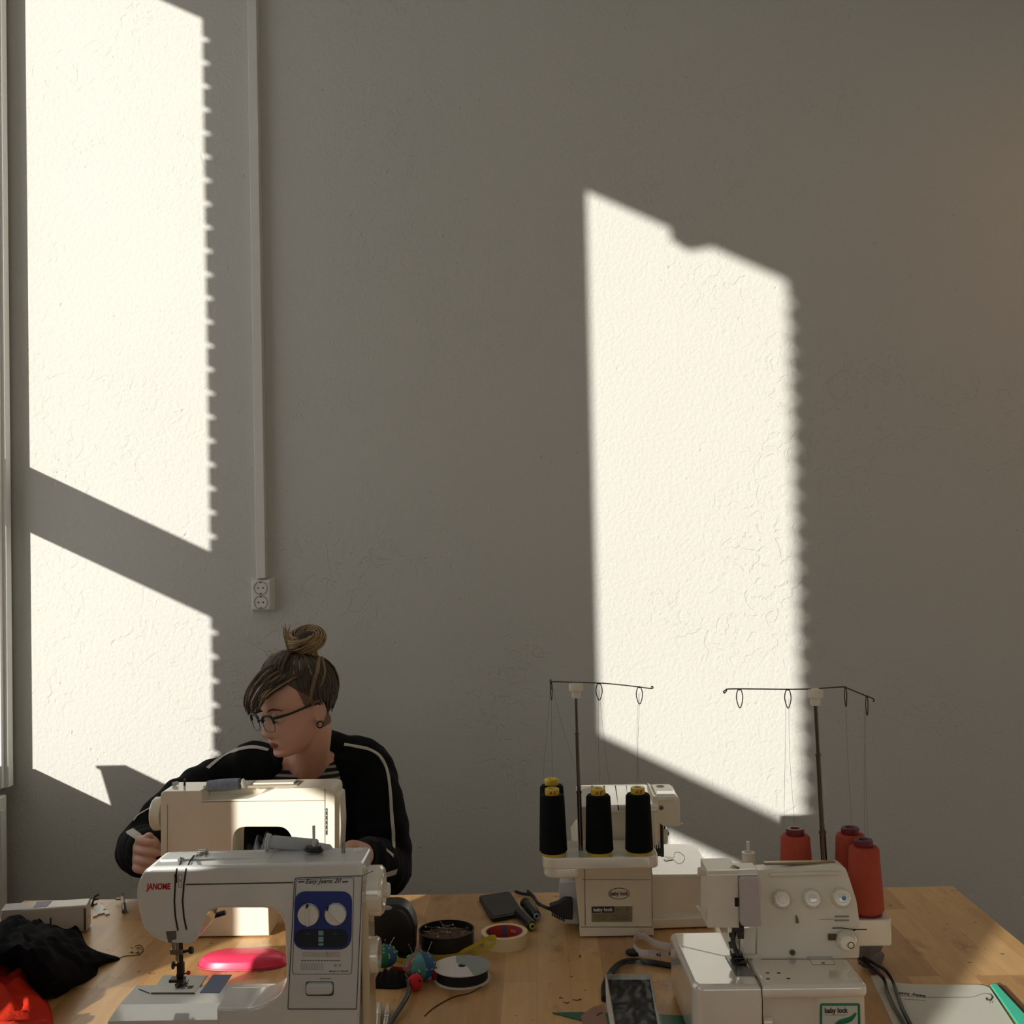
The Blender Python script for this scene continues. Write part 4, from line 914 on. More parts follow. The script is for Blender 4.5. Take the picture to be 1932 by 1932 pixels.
    # cover lid at the bed, small dots
    tz = lambda u, v, dz=.0003: Z(u, v, zb+dz)
    tr = MB(); tr.tube([tz(*p) for p in ((1190,1200),(1235,1262),(1410,1258),(1380,1198))], .0004, 4, closed=True); tr.build('latch_outline', mat('line_taupe', (120,108,90), .6), root)
    for u, v in ((875,1326),(963,1326),(877,1373),(1038,1370),(1315,1247)):
        e_ = MB(); e_.lathe([(0,0),(.0022,0),(.002,.0003),(0,.0003)], tz(u, v, .0001), (0,0,1), 16, 1.4, .9); e_.build('screw_hole', P_dark, root)
    ew = MB(); ew.tube([tz(820,1216), tz(1595,1214)], .0005, 4); ew.build('bed_seam', P_line, root)
    sg = MB(); sg.tube(spline([Z(780,1350,zb+.0006), Z(808,1385,zb+.0006), U(826,1450,Y0-.0006), U(833,1560,Y0-.0006), U(833,1740,Y0-.0006)], 6), .0006, 5); sg.build('cover_seam', P_dark, root)
    # needle plate and foot
    np_ = MB(); np_.prism([tz(*p) for p in ((537,1193),(640,1190),(782,1350),(624,1350))], (0,0,.0015)); np_.build('needle_plate', mat('plate_steel', (120,118,112), .3, metal=.8), root)
    # head
    yh = Z(640,1300,zb).y+.012
    pr('needle_head', [(398,968),(396,520),(640,516),(650,968)], yh, .07, P_serg2m, [4,8,4,4], .004)
    hk = MB(); hk.tube(spline([U(352,835,yh+.02), U(335,820,yh+.0), U(322,800,yh-.0), U(318,806,yh)], 4), .0022, 8); hk.build('thread_cutter', P_white, root)
    ht = MB(); A_ = [U(394,520,yh-.002), U(800,514,yh-.002)]; zt_ = A_[0].z; ht.hexa([(A_[0].x,yh-.002,zt_-.008),(A_[1].x,yh-.002,zt_-.008),(A_[1].x,yh+.11,zt_-.045),(A_[0].x,yh+.11,zt_-.045),(A_[0].x,yh+.004,zt_),(A_[1].x,yh+.004,zt_+.0005),(A_[1].x,yh+.11,zt_-.026),(A_[0].x,yh+.11,zt_-.026)], .003); ht.build('head_top', P_serg2, root)
    pr('guide_block', [(622,524),(800,518),(828,640),(828,960),(690,960),(640,560)], yh+.006, .045, P_serg2m, 4, .002)
    pr('needle_guard', [(654,590),(670,574),(800,574),(808,600),(824,955),(672,955),(660,930)], yh-.012, .03, P_lilac, [14,12,10,8,10,16,8], .004)
    s_ = MB(); s_.tube([U(648,600,yh-.001), U(655,960,yh-.001)], .0012, 5); s_.box(U(615,800,yh-.0008), U(640,725,yh+.002)); s_.build('needle_slot', P_dark, root)
    yn = yh+.02
    for nm, parts in (('needle_clamp', ((585,940,740,965),(605,960,690,1010),(640,1000,688,1060))), ('presser_foot', ((590,1170,680,1215),(605,1205,690,1250),(632,1240,705,1300),(640,1290,715,1330)))):
        m_ = MB()
        for k, (a, b_, c_, d_) in enumerate(parts):
            yy = yn-.006*k if nm == 'presser_foot' else yn
            p0 = U(a, d_, yy); p1 = U(c_, b_, yy); m_.box((p0.x, yy, max(p0.z, T+zb+.002)), (p1.x, yy+.018, max(p1.z, T+zb+.006)), .0015)
        m_.build(nm, P_dsteel, root)
    pbr = MB(); pbr.tube([U(612,985,yn+.006), U(600,1060,yn+.004), U(612,1120,yn+.002), U(640,1185,yn)], [(.0045,.0035)]*4, 8); pbr.tube([U(580,1005,yn+.01), U(585,1040,yn+.01)], .003, 6); pbr.tube([U(575,1075,yn+.01), U(590,1130,yn+.008)], .003, 6); pbr.build('presser_bar', P_dsteel, root)
    nd = MB(); nd.cyl(U(655,1055,yn-.002), U(655,1180,yn-.002), .0007, n=6); nd.cyl(U(648,1055,yn-.002), U(648,1180,yn-.002), .0007, n=6); nd.build('needle', P_steel, root)
    pr('side_guard', [(662,975),(775,965),(776,1195),(662,1190)], yn+.02, .012, P_serg_w, 3, .001)
    pr('side_guard_foot', [(690,1190),(800,1184),(800,1212),(700,1212)], yn+.012, .02, P_serg2m, 3, .001)
    kn = MB(); kn.lathe([(.004,0),(.008,0),(.0085,.002),(.005,.003),(.004,.002)], U(610,506,yh+.020)+Vector((0,0,.002)), (0,0,1), 28); kn.build('pressure_screw', P_steel, root)
    tg = MB(); zt_ = U(1120,470,lean(470)).z; a_, c_ = U(845,475,y0+.045), U(1408,472,y0+.045)
    tg.box((a_.x, y0+.040, zt_-.003), (c_.x, y0+.052, zt_+.001), .001); tg.build('thread_guide_plate', mat('plate_bronze', (150,128,90), .35, metal=.6), root)
    # cone tray behind the machine
    yt0 = Z(1700,860,.124).y-.05; zt = .124
    yt0 = PZ(1634, 1724, zt).y-.032
    tx1 = U(1822,900,yt0+.03).x; tx0 = U(560,900,yt0).x
    tray = MB(); P = [Vector((x, y, T+zt-.044)) for x, y in smooth_poly([(tx0, yt0),(tx1, yt0+.002),(tx1+.002, yt0+.115),(tx0, yt0+.115)], [.01,.010,.02,.01], 5)]
    tray.prism(P, (0,0,.044), .003); tray.build('cone_tray', P_serg_w, root)
    st = MB(); st.box((U(900,900,yt0).x, yt0+.005, T+.003), (U(1480,900,yt0).x, yt0+.10, T+zt-.044)); st.build('tray_support', P_serg2m, root)
    # empty cone holder
    hp = PY(1413,1655,yt0+.085); hb = Vector((hp.x, yt0+.085, T+zt))
    ztop = PY(1413,1608,hb.y).z-T-zt
    h = MB(); h.lathe([(.019,0),(.019,.004),(.0165,.010),(.0105,ztop-.004),(.0115,ztop-.002),(.0115,ztop),(.007,ztop+.001),(.006,ztop-.004)], hb, (0,0,1), 30); ho = h.build('cone_holder', P_serg2m, root)
    h = MB(); h.cyl(hb+Vector((0,0,ztop-.01)), hb+Vector((0,0,PY(1413,1588,hb.y).z-T-zt)), .0028, n=14); h.build('spool_pin', P_white, ho)
    for dx in (-.008,.010):
        h = MB(); h.box(hb+Vector((dx-.0014,-.0165,.016)), hb+Vector((dx+.0014,-.009,.040))); h.build('holder_slot', P_dark, ho)
    # cones
    for px, pyt, yy, lab in ((1503,1559,yt0+.085,'rust red thread cone standing left of the metal pole on the front overlock machine'),
                        (1607,1557,yt0+.085,'rust red thread cone at the back right of the front overlock tray, half hidden'),
                        (1633,1580,yt0+.034,'rust red thread cone standing nearest on the right corner of the front overlock tray')):
        c0 = PY(px, 1660 if px < 1620 else 1700, yy); top = PY(px, pyt+4, yy).z
        cc = cone((c0.x, yy, T+zt), 'thread_cone', lab, 'rust red thread cones on the front overlock machine', M_rthread, .0305, .0235, top-T-zt-.005-.011, .0160, .011, P_plum, True, False)
        rim = MB(); rim.lathe([(.0085,0),(.0142,0),(.0142,.0006),(.0085,.0006)], (c0.x, yy, top-.0002), (0,0,1), 30); rim.build('cap_rim', P_violet if px > 1550 else P_plum, cc)
    # stand
    y = yt0+.06; pt = PY(1538,1312,y); pb = PY(1553,1640,y); base = Vector((pb.x+.004, y, T+zt))
    thread_stand(root, base, pt, None,
        [[PY(1369,1302,y), PY(1365,1305,y), PY(1367,1307.5,y), PY(1371,1303,y), PY(1374,1300,y), PY(1430,1300,y), PY(1486,1300.5,y), PY(1530,1300,y)],
         [PY(1545,1299,y), PY(1590,1296,y-.01), PY(1600,1299,y-.02), PY(1634,1313,y-.05), PY(1647,1318,y-.06), PY(1649,1322,y-.06), PY(1647,1324,y-.06)]],
        [(PY(1395,1300,y), .0055, 0), (PY(1486,1300.5,y), .0055, 0), (PY(1595,1297,y-.015), .0030, .6), (PY(1635,1313,y-.05), .0040, .8)], .0042)
    for a, b_ in (((1479,1560,y),(1483,1318,y)),((1500,1560,y),(1488,1318,y)),((1607,1556,y),(1596,1320,y-.015)),((1632,1580,y-.03),(1634,1336,y-.05)),((1640,1640,y-.03),(1630,1336,y-.05))):
        A_ = PY(*a); B_ = PY(*b_); m2 = (A_+B_)/2+Vector((random.uniform(-.003,.003),0,0))
        w = MB(); w.tube(spline([A_, m2, B_], 8), .00026, 4); tag(w.build('sewing_thread', M_red_thread), 'fine thread hanging from the guide wire of the front overlock machine', 'thread', 'threads of the front overlock machine')
    w = MB(); w.tube(spline([tz(195,1112,.0006), tz(360,1150,.0006), tz(560,1195,.0006)], 5), .0003, 4); tag(w.build('loose_thread', M_hair_thread), 'thin dark thread lying on the white bed of the front overlock machine', 'thread')
M_red_thread = mat('fine_red_thread', (150,110,95), .8)
front_serger()
# ================================================================== things lying on the table
def ribbon(mb, pts, w, th=.0006, up=None):
    """flat band standing on edge (up) along pts"""
    mb.tube(pts, [(w/2, th)]*len(pts), 8, flat=up or (0,0,1)); return mb
V3 = Vector
# --- pink case behind the foreground machine
c = PZ(440, 1838, 0); 
x0, x1 = PZ(352, 1838, .01).x, PZ(524, 1838, .01).x; yk = PZ(440,1838,.0).y+.02
zt = PY(440, 1800, yk+.03).z
xc, yc_, hx, hy = (x0+x1)/2, yk+.028, (x1-x0)/2, .036; hz = PY(440, 1803, yc_+.008).z-T+.010
def fn(i, j):
    a = 2*pi*i/64; k = (abs(cos(a))**2.6+abs(sin(a))**2.6)**(-1/2.6); t = min(1, j/16) if j <= 16 else 1-(j-16)/3
    z = hz*(1-t**3.2)**(1/2.4) if j <= 16 else 0
    return V3((xc+hx*k*t*cos(a), yc_+hy*k*t*sin(a), T+.0012+z))
b = MB(); b.grid(fn, 64, 20, closed_u=True)
cs = thing('glasses_case', 'hot pink rounded hard case behind the foreground machine', 'case', ((x0+x1)/2, yk+.03, T))
P_pink = mat('hot_pink_plastic', (250,60,100), .35)
b.build('case_shell', P_pink, cs)
b = MB(); b.tube([V3((xc+hx*1.0*k*cos(a), yc_+hy*1.0*k*sin(a), T+.0035)) for a, k in ((2*pi*i/64, (abs(cos(2*pi*i/64))**2.6+abs(sin(2*pi*i/64))**2.6)**(-1/2.6)) for i in range(64))], .0006, 6, closed=True); b.build('closing_seam', mat('deep_pink', (190,30,70), .4), cs)
# --- accessory bed of a machine at the left rear
L = lambda u, v, z: PZ(u/7.431, 1680+v/7.433, z)
z_ = .055
p = [L(8,290,z_), L(1225,205,z_), L(1275,103,z_), L(85,190,z_)]
e = thing('extension_box', 'long pale machine extension box with a lilac sticker at the left end of the table', 'box', (p[0]+p[1])/2-V3((0,-.03,z_)))
b = MB(); low = [V3((q.x, q.y, T+.002)) for q in p]; low[0].x -= .004
b.hexa(low+p, .0035, 3); b.build('box_shell', mat('pale_grey_plastic', (206,200,190), .3, coat=.3), e)
b = MB(); b.prism([L(463,240,z_+.0003), L(660,222,z_+.0003), L(730,148,z_+.0003), L(520,160,z_+.0003)], (0,0,.0004)); b.build('sticker', mat('lilac_sticker', (140,142,170), .5), e)
b = MB(); b.prism([L(10,290,z_+.0002), L(310,268,z_+.0002), L(325,176,z_+.0002), L(85,190,z_+.0002)], (0,0,.0003)); b.build('end_panel', mat('light_grey_panel', (196,196,196), .4), e)
fy = lambda u, v: (lambda t: p[0]*(1-t)+p[1]*t)((u-8)/1217)
for u in (540, 706):
    q = fy(u, 0); b = MB(); b.box(q+V3((-.0012,-.0012,-.045)), q+V3((.0012,.001,-.020))); b.build('slot', P_dark, e)
q = p[1]*.97+p[0]*.03; b = MB(); b.box(q+V3((-.002,-.0015,-.050)), q+V3((.002,.002,-.006)), .0008); b.build('corner_gap', mat('gap_brown', (90,70,50), .6), e)
# feet, plate, small clamp beside it
q = L(1320,215,0)
g = MB(); g.box(q+V3((-.008,-.006,.0)), q+V3((.006,.004,.005)), .001); g.tube([q+V3((-.004,0,.005)), q+V3((.002,.0,.020)), q+V3((.010,.002,.024))], .0022, 8); g.tube([q+V3((.0,.002,.012)), q+V3((.010,.003,.014))], .0018, 8)
tag(g.build('presser_foot_attachment', P_black), 'small black presser foot attachment behind the long pale box', 'presser foot')
g = MB(); g.prism([L(*k, .0008) for k in ((1300,380),(1365,362),(1375,345),(1465,325),(1480,350),(1540,335),(1515,295),(1440,285),(1485,265),(1440,215),(1370,190),(1330,200),(1300,300))], (0,0,.0022), .0004, 2)
tag(g.build('plastic_template', P_white), 'small white plastic template with cut notches beside the long pale box', 'template')
A = L(1745,310,.004); B = L(1722,110,.010)
g = thing('small_screwdriver', 'little screwdriver with a clear handle lying at the back edge of the table', 'screwdriver', (A+B)/2-V3((0,0,.004)))
MB().cyl(A+V3((0,0,.002)), (A+B)/2+V3((0,0,.002)), .0055, .005, bev=.001).build('handle', mat('smoky_handle', (90,84,72), .25, coat=.6), g)
MB().tube([(A+B)/2+V3((0,0,.002)), B+V3((0,-.002,.002))], .0042, 10).build('shaft', mat('pale_sleeve', (205,198,176), .3), g)
MB().box(L(1620,140,.006), L(1712,120,.008)+V3((0,.004,.002)), .001).build('cross_bar', P_brass, g)
MB().cyl(B+V3((0,0,.0)), B+V3((0,.0,.012)), .0016).build('tip', P_steel, g)

# --- dark and red cloth at the left
M_navy_cloth = mat('black_jersey', (7,9,15), .95, spec=.15, bump=.3, bump_scale=500, noise_amt=.3, noise_scale=20)
M_red_cloth = mat('orange_red_cloth', (214,50,26), .85, spec=.2, bump=.5, bump_scale=260, noise_amt=.2, noise_scale=14)
def drape(name, rows, m, label, cat, amp=.006, seed=0, freq=30):
    """cloth surface through a net of points (rows of px, py, height), folded, with thickness"""
    P = [[PZ(x, y, h) for x, y, h in r] for r in rows]
    cols = [spline(r, 12) for r in P]; n = len(cols[0])
    net = [spline([c_[i] for c_ in cols], 10) for i in range(n)]
    nu, nv = len(net), len(net[0]); mb = MB()
    def fn(i, j):
        p = net[i][j].copy(); w = min(1, 4*min(i, nu-1-i)/nu+.15)
        d = amp*(noise.noise(V3((p.x*freq+seed, p.y*freq*.6, p.z*20)))*1.5+.6*sin(p.x*freq*5+6*noise.noise(V3((p.x*12, p.y*22, seed)))))
        p.z = max(T+.0015, p.z+d*w); return p
    b = bmesh.new(); V = [[b.verts.new(fn(i, j)) for j in range(nv)] for i in range(nu)]
    W = [[b.verts.new(V3((v.co.x, v.co.y, max(T+.0004, v.co.z-.0012)))) for v in r] for r in V]
    for i in range(nu-1):
        for j in range(nv-1):
            b.faces.new((V[i][j], V[i+1][j], V[i+1][j+1], V[i][j+1])); b.faces.new((W[i][j], W[i][j+1], W[i+1][j+1], W[i+1][j]))
    for i in range(nu-1):
        for j in (0, nv-1): b.faces.new((V[i][j], V[i+1][j], W[i+1][j], W[i][j]))
    for j in range(nv-1):
        for i in (0, nu-1): b.faces.new((V[i][j], V[i][j+1], W[i][j+1], W[i][j]))
    bmesh.ops.recalc_face_normals(b, faces=b.faces); mb._take(b)
    return tag(mb.build(name, m, ang=80), label, cat)
drape('red_fabric', [
    [(-70,1800,.03),(-40,1790,.05),(0,1796,.055),(38,1806,.05),(55,1818,.03),(60,1830,.0)],
    [(-70,1850,.03),(-30,1850,.05),(5,1852,.05),(40,1852,.045),(62,1850,.02),(70,1856,.0)],
    [(-70,1900,.02),(-30,1900,.035),(5,1890,.035),(40,1885,.035),(80,1890,.02),(94,1900,.0)],
    [(-70,1960,.01),(-30,1960,.02),(10,1955,.025),(60,1950,.02),(90,1950,.01),(102,1945,.0)],
    [(-70,2060,.0),(-30,2060,.005),(10,2050,.01),(60,2050,.01),(90,2045,.0),(108,2040,.0)]], M_red_cloth,
    'crumpled orange red cloth at the lower left corner of the table', 'fabric', .010, 3, 22)
drape('dark_fabric', [
    [(-90,1760,.02),(-20,1745,.03),(25,1731,.045),(60,1738,.045),(105,1744,.04),(138,1752,.02),(152,1756,.0)],
    [(-90,1790,.05),(-20,1768,.08),(25,1758,.085),(65,1762,.085),(110,1768,.07),(150,1775,.035),(170,1790,.0)],
    [(-90,1815,.06),(-20,1790,.10),(20,1782,.105),(65,1790,.10),(110,1798,.07),(160,1802,.03),(226,1808,.001)],
    [(-90,1830,.04),(-20,1812,.085),(25,1806,.085),(62,1815,.085),(105,1830,.06),(150,1826,.03),(190,1822,.0)],
    [(-90,1836,.03),(-20,1820,.07),(20,1814,.07),(60,1840,.06),(90,1860,.035),(130,1855,.02),(180,1842,.0)],
    [(-90,1840,.02),(-20,1822,.06),(22,1816,.06),(64,1862,.03),(84,1885,.01),(115,1878,.0),(150,1850,.0)]], M_navy_cloth,
    'dark crumpled cloth heaped over the long pale box at the left', 'fabric', .008, 9, 26)
w = MB(); w.tube(spline([PZ(x, y, .001) for x, y in ((224,1808),(235,1804),(250,1803),(262,1801),(270,1793),(268,1786),(262,1783),(254,1786))], 8), .0007, 5)
for k in range(26):
    q = PZ(246+22*random.random(), 1798-10*random.random()*(k%2), .001); w.tube([q, q+V3((random.uniform(-.006,.006), random.uniform(-.006,.006), .0015))], .0005, 4)
tag(w.build('frayed_thread', mat('frayed_black', (40,34,28), .9)), 'frayed dark thread curling from the tip of the dark cloth', 'thread')

# --- black upright speaker-like object behind the handwheel
c = PZ(744, 1800, 0); x0, x1 = PZ(697,1808,0).x, PZ(786,1808,0).x; yb_ = PZ(744,1812,0).y; zt_ = PY(745,1712,yb_).z
g = thing('black_puck_case', 'black rounded upright case with a white mark beside the handwheel', 'case', ((x0+x1)/2, yb_+.03, T))
b = MB(); b.prism([V3((x, yb_, z)) for x, z in smooth_poly([(x0+.004,T+.001),(x0,zt_-.03),(x0+.015,zt_+.004),(x1-.020,zt_+.004),(x1,zt_-.03),(x1-.005,T+.001)], [.012,.03,.02,.03,.03,.012], 8)], (0,.055,0), .012, 5); b.build('case_shell', mat('satin_black', (10,10,12), .35, coat=.1), g)
q = PY(730,1713,yb_); b = MB(); b.ball(q+V3((0,.0,0)), (.0095,.003,.0045)); b.build('white_tab', mat('tab_grey', (170,168,166), .4), g)
# --- round tin of pins
c = PZ(842, 1788, .0); R = 52*c.y/FOC; h = .030; c = PZ(843,1783,.0)
g = thing('pin_tin', 'open round black tin full of dressmaking pins', 'tin', c)
M_tin = mat('dark_tin', (30,26,26), .4, bump=.2, bump_scale=120)
MB().lathe([(0,.0005),(R*.94,.0005),(R,.004),(R,h-.002),(R+.001,h),(R-.002,h+.0005),(R-.002,.006),(0,.006)], c, (0,0,1), 56).build('tin_body', M_tin, g)
for k, (n_, mm) in enumerate((('pins', P_steel), ('pins', P_brass))): pass
rnd = random.Random(4)
P_pearl = [mat('pearl_white', (200,196,188), .3), mat('pearl_brown', (110,70,40), .4), mat('pearl_blue', (50,60,110), .3)]
for k in range(26):
    a = rnd.random()*6.28; r = R*.75*sqrt(rnd.random()); p0 = c+V3((r*cos(a), r*sin(a), h*.72+rnd.random()*.006)); t = rnd.random()*6.28; l = .022
    p1 = p0+V3((cos(t)*l, sin(t)*l, rnd.uniform(-.003,.006)))
    dv = V3((p1.x-c.x, p1.y-c.y, 0))
    if dv.length > R-.004: p1 = V3((c.x, c.y, p1.z))+dv.normalized()*(R-.004)
    pn_ = thing('dress_pin', 'steel dressmaking pin in the open round black tin', 'pin', p0, 'pins in the black tin')
    MB().tube([p0, p1], .00045, 5).build('shaft', P_steel, pn_); MB().ball(p1, .0018, n=10).build('pin_head', P_pearl[k % 3], pn_)
fl = MB(); fl.lathe([(0,h*.78),(R*.6,h*.74),(R-.003,h*.6)], c, (0,0,1), 40); fo = fl.build('pin_bed', mat('brown_pins_mass', (98,66,40), .5, metal=.4, noise_amt=.6, noise_scale=300, bump=1, bump_scale=600), g); 
p0 = PZ(868,1764,.035); p1 = PZ(881,1752,.045)
pn_ = thing('dress_pin', 'long pin with a dark head leaning up over the rim of the tin', 'pin', p0); MB().tube([p0, p1], .0006, 6).build('shaft', P_steel, pn_); MB().ball(p1, .003, n=12).build('pin_head', P_black, pn_)
# --- masking tape roll
c = PZ(951, 1785, 0); c = PZ(952,1781,0); R = 43.5*c.y/FOC; h = .024
g = thing('masking_tape', 'roll of cream masking tape lying flat with a red and blue printed core', 'tape roll', c)
MB().lathe([(R*.80,0),(R,0),(R,h),(R*.80,h)], c, (0,0,1), 64).build('tape', mat('masking_tape_cream', (226,208,160), .6), g)
MB().lathe([(R*.76,0),(R*.80,0),(R*.80,h+.0003),(R*.76,h+.0003),(R*.76,0)], c, (0,0,1), 64).build('core', mat('tape_core_red', (186,56,48), .6), g)
M_cs = mat('tape_core_blue', (70,92,140), .6)
for a0 in (85, 20, 145, 200):
    b = MB(); b.grid(lambda i, j: c+V3(((R*.757)*cos(radians(a0+i*2)), (R*.757)*sin(radians(a0+i*2)), .001+j*(h-.002))), 8, 2); b.build('core_stripe', M_cs, g)
b = MB(); q = c+V3((R*.38, R*.645, h*.62)); b.text('tesa', .0125, q, (.87,-.5,0), (0,0,1), .0002, bold=.0003); b.build('core_lettering', mat('tape_core_pink', (226,150,140), .6), g)
w = MB(); q = PZ(966,1775,.008); w.tube([q+V3((-.020,-.008,.0)), q+V3((.018,.010,.0))], [.0065,.0075], 14); tag(w.build('chalk_stick', mat('mauve_chalk', (178,168,176), .8)), 'mauve stick of tailor chalk lying inside the masking tape roll', 'chalk')
# --- ribbon spool
c = PZ(872, 1848, 0); c = PZ(872,1846,0); R = 53*c.y/FOC
zt_ = PY(870, 1822, c.y).z-T
g = thing('ribbon_spool', 'spool of black ribbon with a round grey and white cardboard top', 'ribbon spool', c)
MB().lathe([(.006,0),(R,0),(R,.0018),(.006,.0018)], c, (0,0,1), 64).build('spool_flange', P_paper, g)
MB().lathe([(.008,.0018),(R*.91,.0018),(R*.90,zt_*.5),(R*.91,zt_-.0015),(.008,zt_-.0015)], c, (0,0,1), 64).build('ribbon', mat('black_ribbon', (14,14,15), .7, bump=.4, bump_scale=300, stretch=(1,1,8)), g)
MB().lathe([(.0065,zt_-.0015),(R,zt_-.0015),(R,zt_),(.0065,zt_)], c, (0,0,1), 64).build('spool_flange', mat('card_white', (206,200,196), .6), g)
b = MB(); zz = T+zt_+.0003
arc = [V3((c.x+(R-.0005)*cos(radians(t)), c.y+(R-.0005)*sin(radians(t)), zz)) for t in range(-62, 112, 6)]
cur = spline([arc[-1], V3((c.x-.012, c.y+.020, zz)), V3((c.x-.006, c.y+.008, zz)), V3((c.x+.010, c.y-.004, zz)), V3((c.x+.014, c.y-.018, zz)), arc[0]], 5)
b.prism(arc+cur[1:-1], (0,0,.0002)); b.build('printed_label', mat('card_grey', (140,148,146), .5), g)
b = MB(); b.lathe([(0,zt_-.003),(.0066,zt_-.003)], c, (0,0,1), 30); b.lathe([(.0066,zt_-.004),(.0066,zt_+.0006),(.0060,zt_+.0006),(0,zt_-.0028)], c, (0,0,1), 30); b.build('centre_hole', P_dark, g)
b = MB(); b.tube(spline([PZ(908,1862,.003), PZ(885,1874,.001), PZ(855,1881,.001), PZ(825,1897,.001), PZ(810,1908,.001), PZ(801,1917,.001)], 8), .0009, 6); b.build('ribbon_tail', mat('brown_cord', (60,34,18), .7), g)
# --- yellow ribbon loop across the tin, tape and spool
M_yel = mat('yellow_satin_ribbon', (212,196,50), .45, sheen=.3)
b = MB(); w1 = spline([PZ(x, y, z) for x, y, z in ((740,1808,.006),(765,1813,.006),(790,1812,.006),(820,1808,.008),(860,1803,.012),(875,1795,.018),(900,1782,.024),(918,1772,.030),(932,1768,.034),(936,1773,.032),(928,1783,.026),(908,1794,.016),(890,1802,.008))], 6)
ribbon(b, w1, .0105, .0004, (0,-.35,1)); tag(b.build('yellow_ribbon', M_yel), 'narrow yellow ribbon looping between the pin tin and the ribbon spool', 'ribbon')
# --- pin cushions
def cushion(c, r, name, label, cols, seed, group=None):
    g = thing(name, label, 'pin cushion', c)
    for k, m in enumerate(cols):
        def fn(i, j, k=k):
            a = 2*pi*(k+i/8)/len(cols); t = pi*j/14
            rr = r*(1-.10*abs(cos((a)*len(cols)/2))**8)
            return c+V3((rr*sin(t)*cos(a), rr*sin(t)*sin(a), r*.82+r*.80*cos(t)))
        MB().grid(fn, 9, 15).build('cushion_segment', m, g)
    rn = random.Random(seed); d = MB()
    for k in range(26):
        a = rn.random()*6.28; t = .5+rn.random()*1.3; q = c+V3((r*1.0*sin(t)*cos(a), r*1.0*sin(t)*sin(a), r*.82+r*.80*cos(t)))
        d.ball(q, (.0016,.0016,.0016), n=8)
    d.build('polka_dots', mat('dot_pale', (170,200,170), .7), g)
    return g
G1 = mat('green_dotted_cotton', (40,120,80), .85); G2 = mat('blue_cotton', (60,98,140), .85, noise_amt=.3, noise_scale=120); G3 = mat('pink_cotton', (190,90,100), .85, noise_amt=.5, noise_scale=90, col2=(60,110,90)); G4 = mat('teal_cotton', (90,150,150), .85, noise_amt=.3, noise_scale=60)
c1 = PZ(726, 1838, .0); c1.z = T+.012; g1 = cushion(c1, .024, 'pin_cushion', 'green dotted pin cushion close beside the foreground machine, half on black felt', [G1, G3, G1, G4, G1, G2], 1)
c2 = PZ(793, 1848, .0); g2 = cushion(c2, .029, 'pin_cushion', 'patchwork pin cushion in green and blue beside the ribbon spool', [G2, G1, G1, G3, G4, G2], 2)
rn = random.Random(8)
for C, base_, pts in ((c1, g1, ((-.008,.0,.016),(.010,.004,.010),(.002,-.006,.012))), (c2, g2, ((-.012,.006,.018),(.012,.004,.022),(.0,.01,.014)))):
    for dx, dy, l in pts:
        p0 = C+V3((dx, dy, .040)); p1 = p0+V3((dx*.7, dy*.6-.001, l)); 
        q = thing('cushion_pin', 'steel pin stuck in the top of a dotted cotton pin cushion', 'pin', p0, 'pins stuck in the pin cushions')
        MB().tube([p0-V3((dx*.3,dy*.3,.006)), p1], .0006, 5).build('shaft', P_steel, q); MB().ball(p1, .0014, n=8).build('pin_head', P_steel, q)
b = MB(); b.tube([c2+V3((-.030,.012,.010)), c2+V3((-.052,.020,.012))], [(.006,.008),(.004,.006)], 10); b.tube([c2+V3((.022,-.004,.012)), c2+V3((.050,.0,.008)), c2+V3((.060,.004,.006))], [(.010,.014),(.010,.012),(.004,.006)], 10)
tag(b.build('red_felt_strap', mat('red_felt', (150,24,26), .9)), 'dark red felt strap of the patchwork pin cushion beside the ribbon spool', 'strap')
c3 = PZ(784, 1868, .0); b = MB(); b.ball(c3+V3((0,0,.0135)), .0135); gb = thing('strawberry_emery', 'small red felt ball hanging at the front of the patchwork pin cushion', 'ball', c3)
b.build('ball', mat('red_felt_ball', (200,36,40), .85), gb)
for dx in (-.008,.009): MB().ball(c3+V3((dx,-.0085,.019)), .0022, n=10).build('black_bead', P_black, gb)
cloth_heap('black_felt', PZ(737, 1858, 0), .036, .020, .022, mat('black_felt_cloth', (12,12,13), .95), 'black felt cloth folded under the green pin cushion', 'fabric', 21, nu=48, nv=20)
# --- cable and pens in the foreground
b = MB(); b.tube(spline([PZ(768,1848,.010), PZ(772,1860,.012), PZ(768,1880,.012), PZ(752,1906,.010), PZ(735,1932,.007), PZ(715,1962,.006), PZ(690,1995,.006)], 8), .0042, 12)
tag(b.build('power_cable', mat('grey_black_cable', (44,43,44), .45)), 'dark grey cable bending down past the pin cushions in the foreground', 'cable')
for (a, b_, lab) in (((716,1893),(712,1945),'pale marker pen standing left of the pair beside the foreground machine'), ((733,1896),(724,1950),'pale marker pen with a ringed neck, right of the pair beside the foreground machine')):
    A = PZ(*a, .008); B = PZ(*b_, .006)
    g = thing('marker_pen', lab, 'pen', (A+B)/2-V3((0,0,.006)))
    MB().tube([A, A*.95+B*.05, A*.5+B*.5], [.003,.0048,.0052], 14).build('pen_cap', mat('pearly_cap', (210,206,200), .2, coat=.8), g)
    MB().tube([A*.5+B*.5, B], [.0046,.0046], 14).build('pen_barrel', mat('clear_barrel', (168,156,136), .25, coat=.6), g)
    if a[0] == 733: MB().tube([A*.62+B*.38, A*.58+B*.42], .0058, 14).build('pen_ring', P_steel, g)

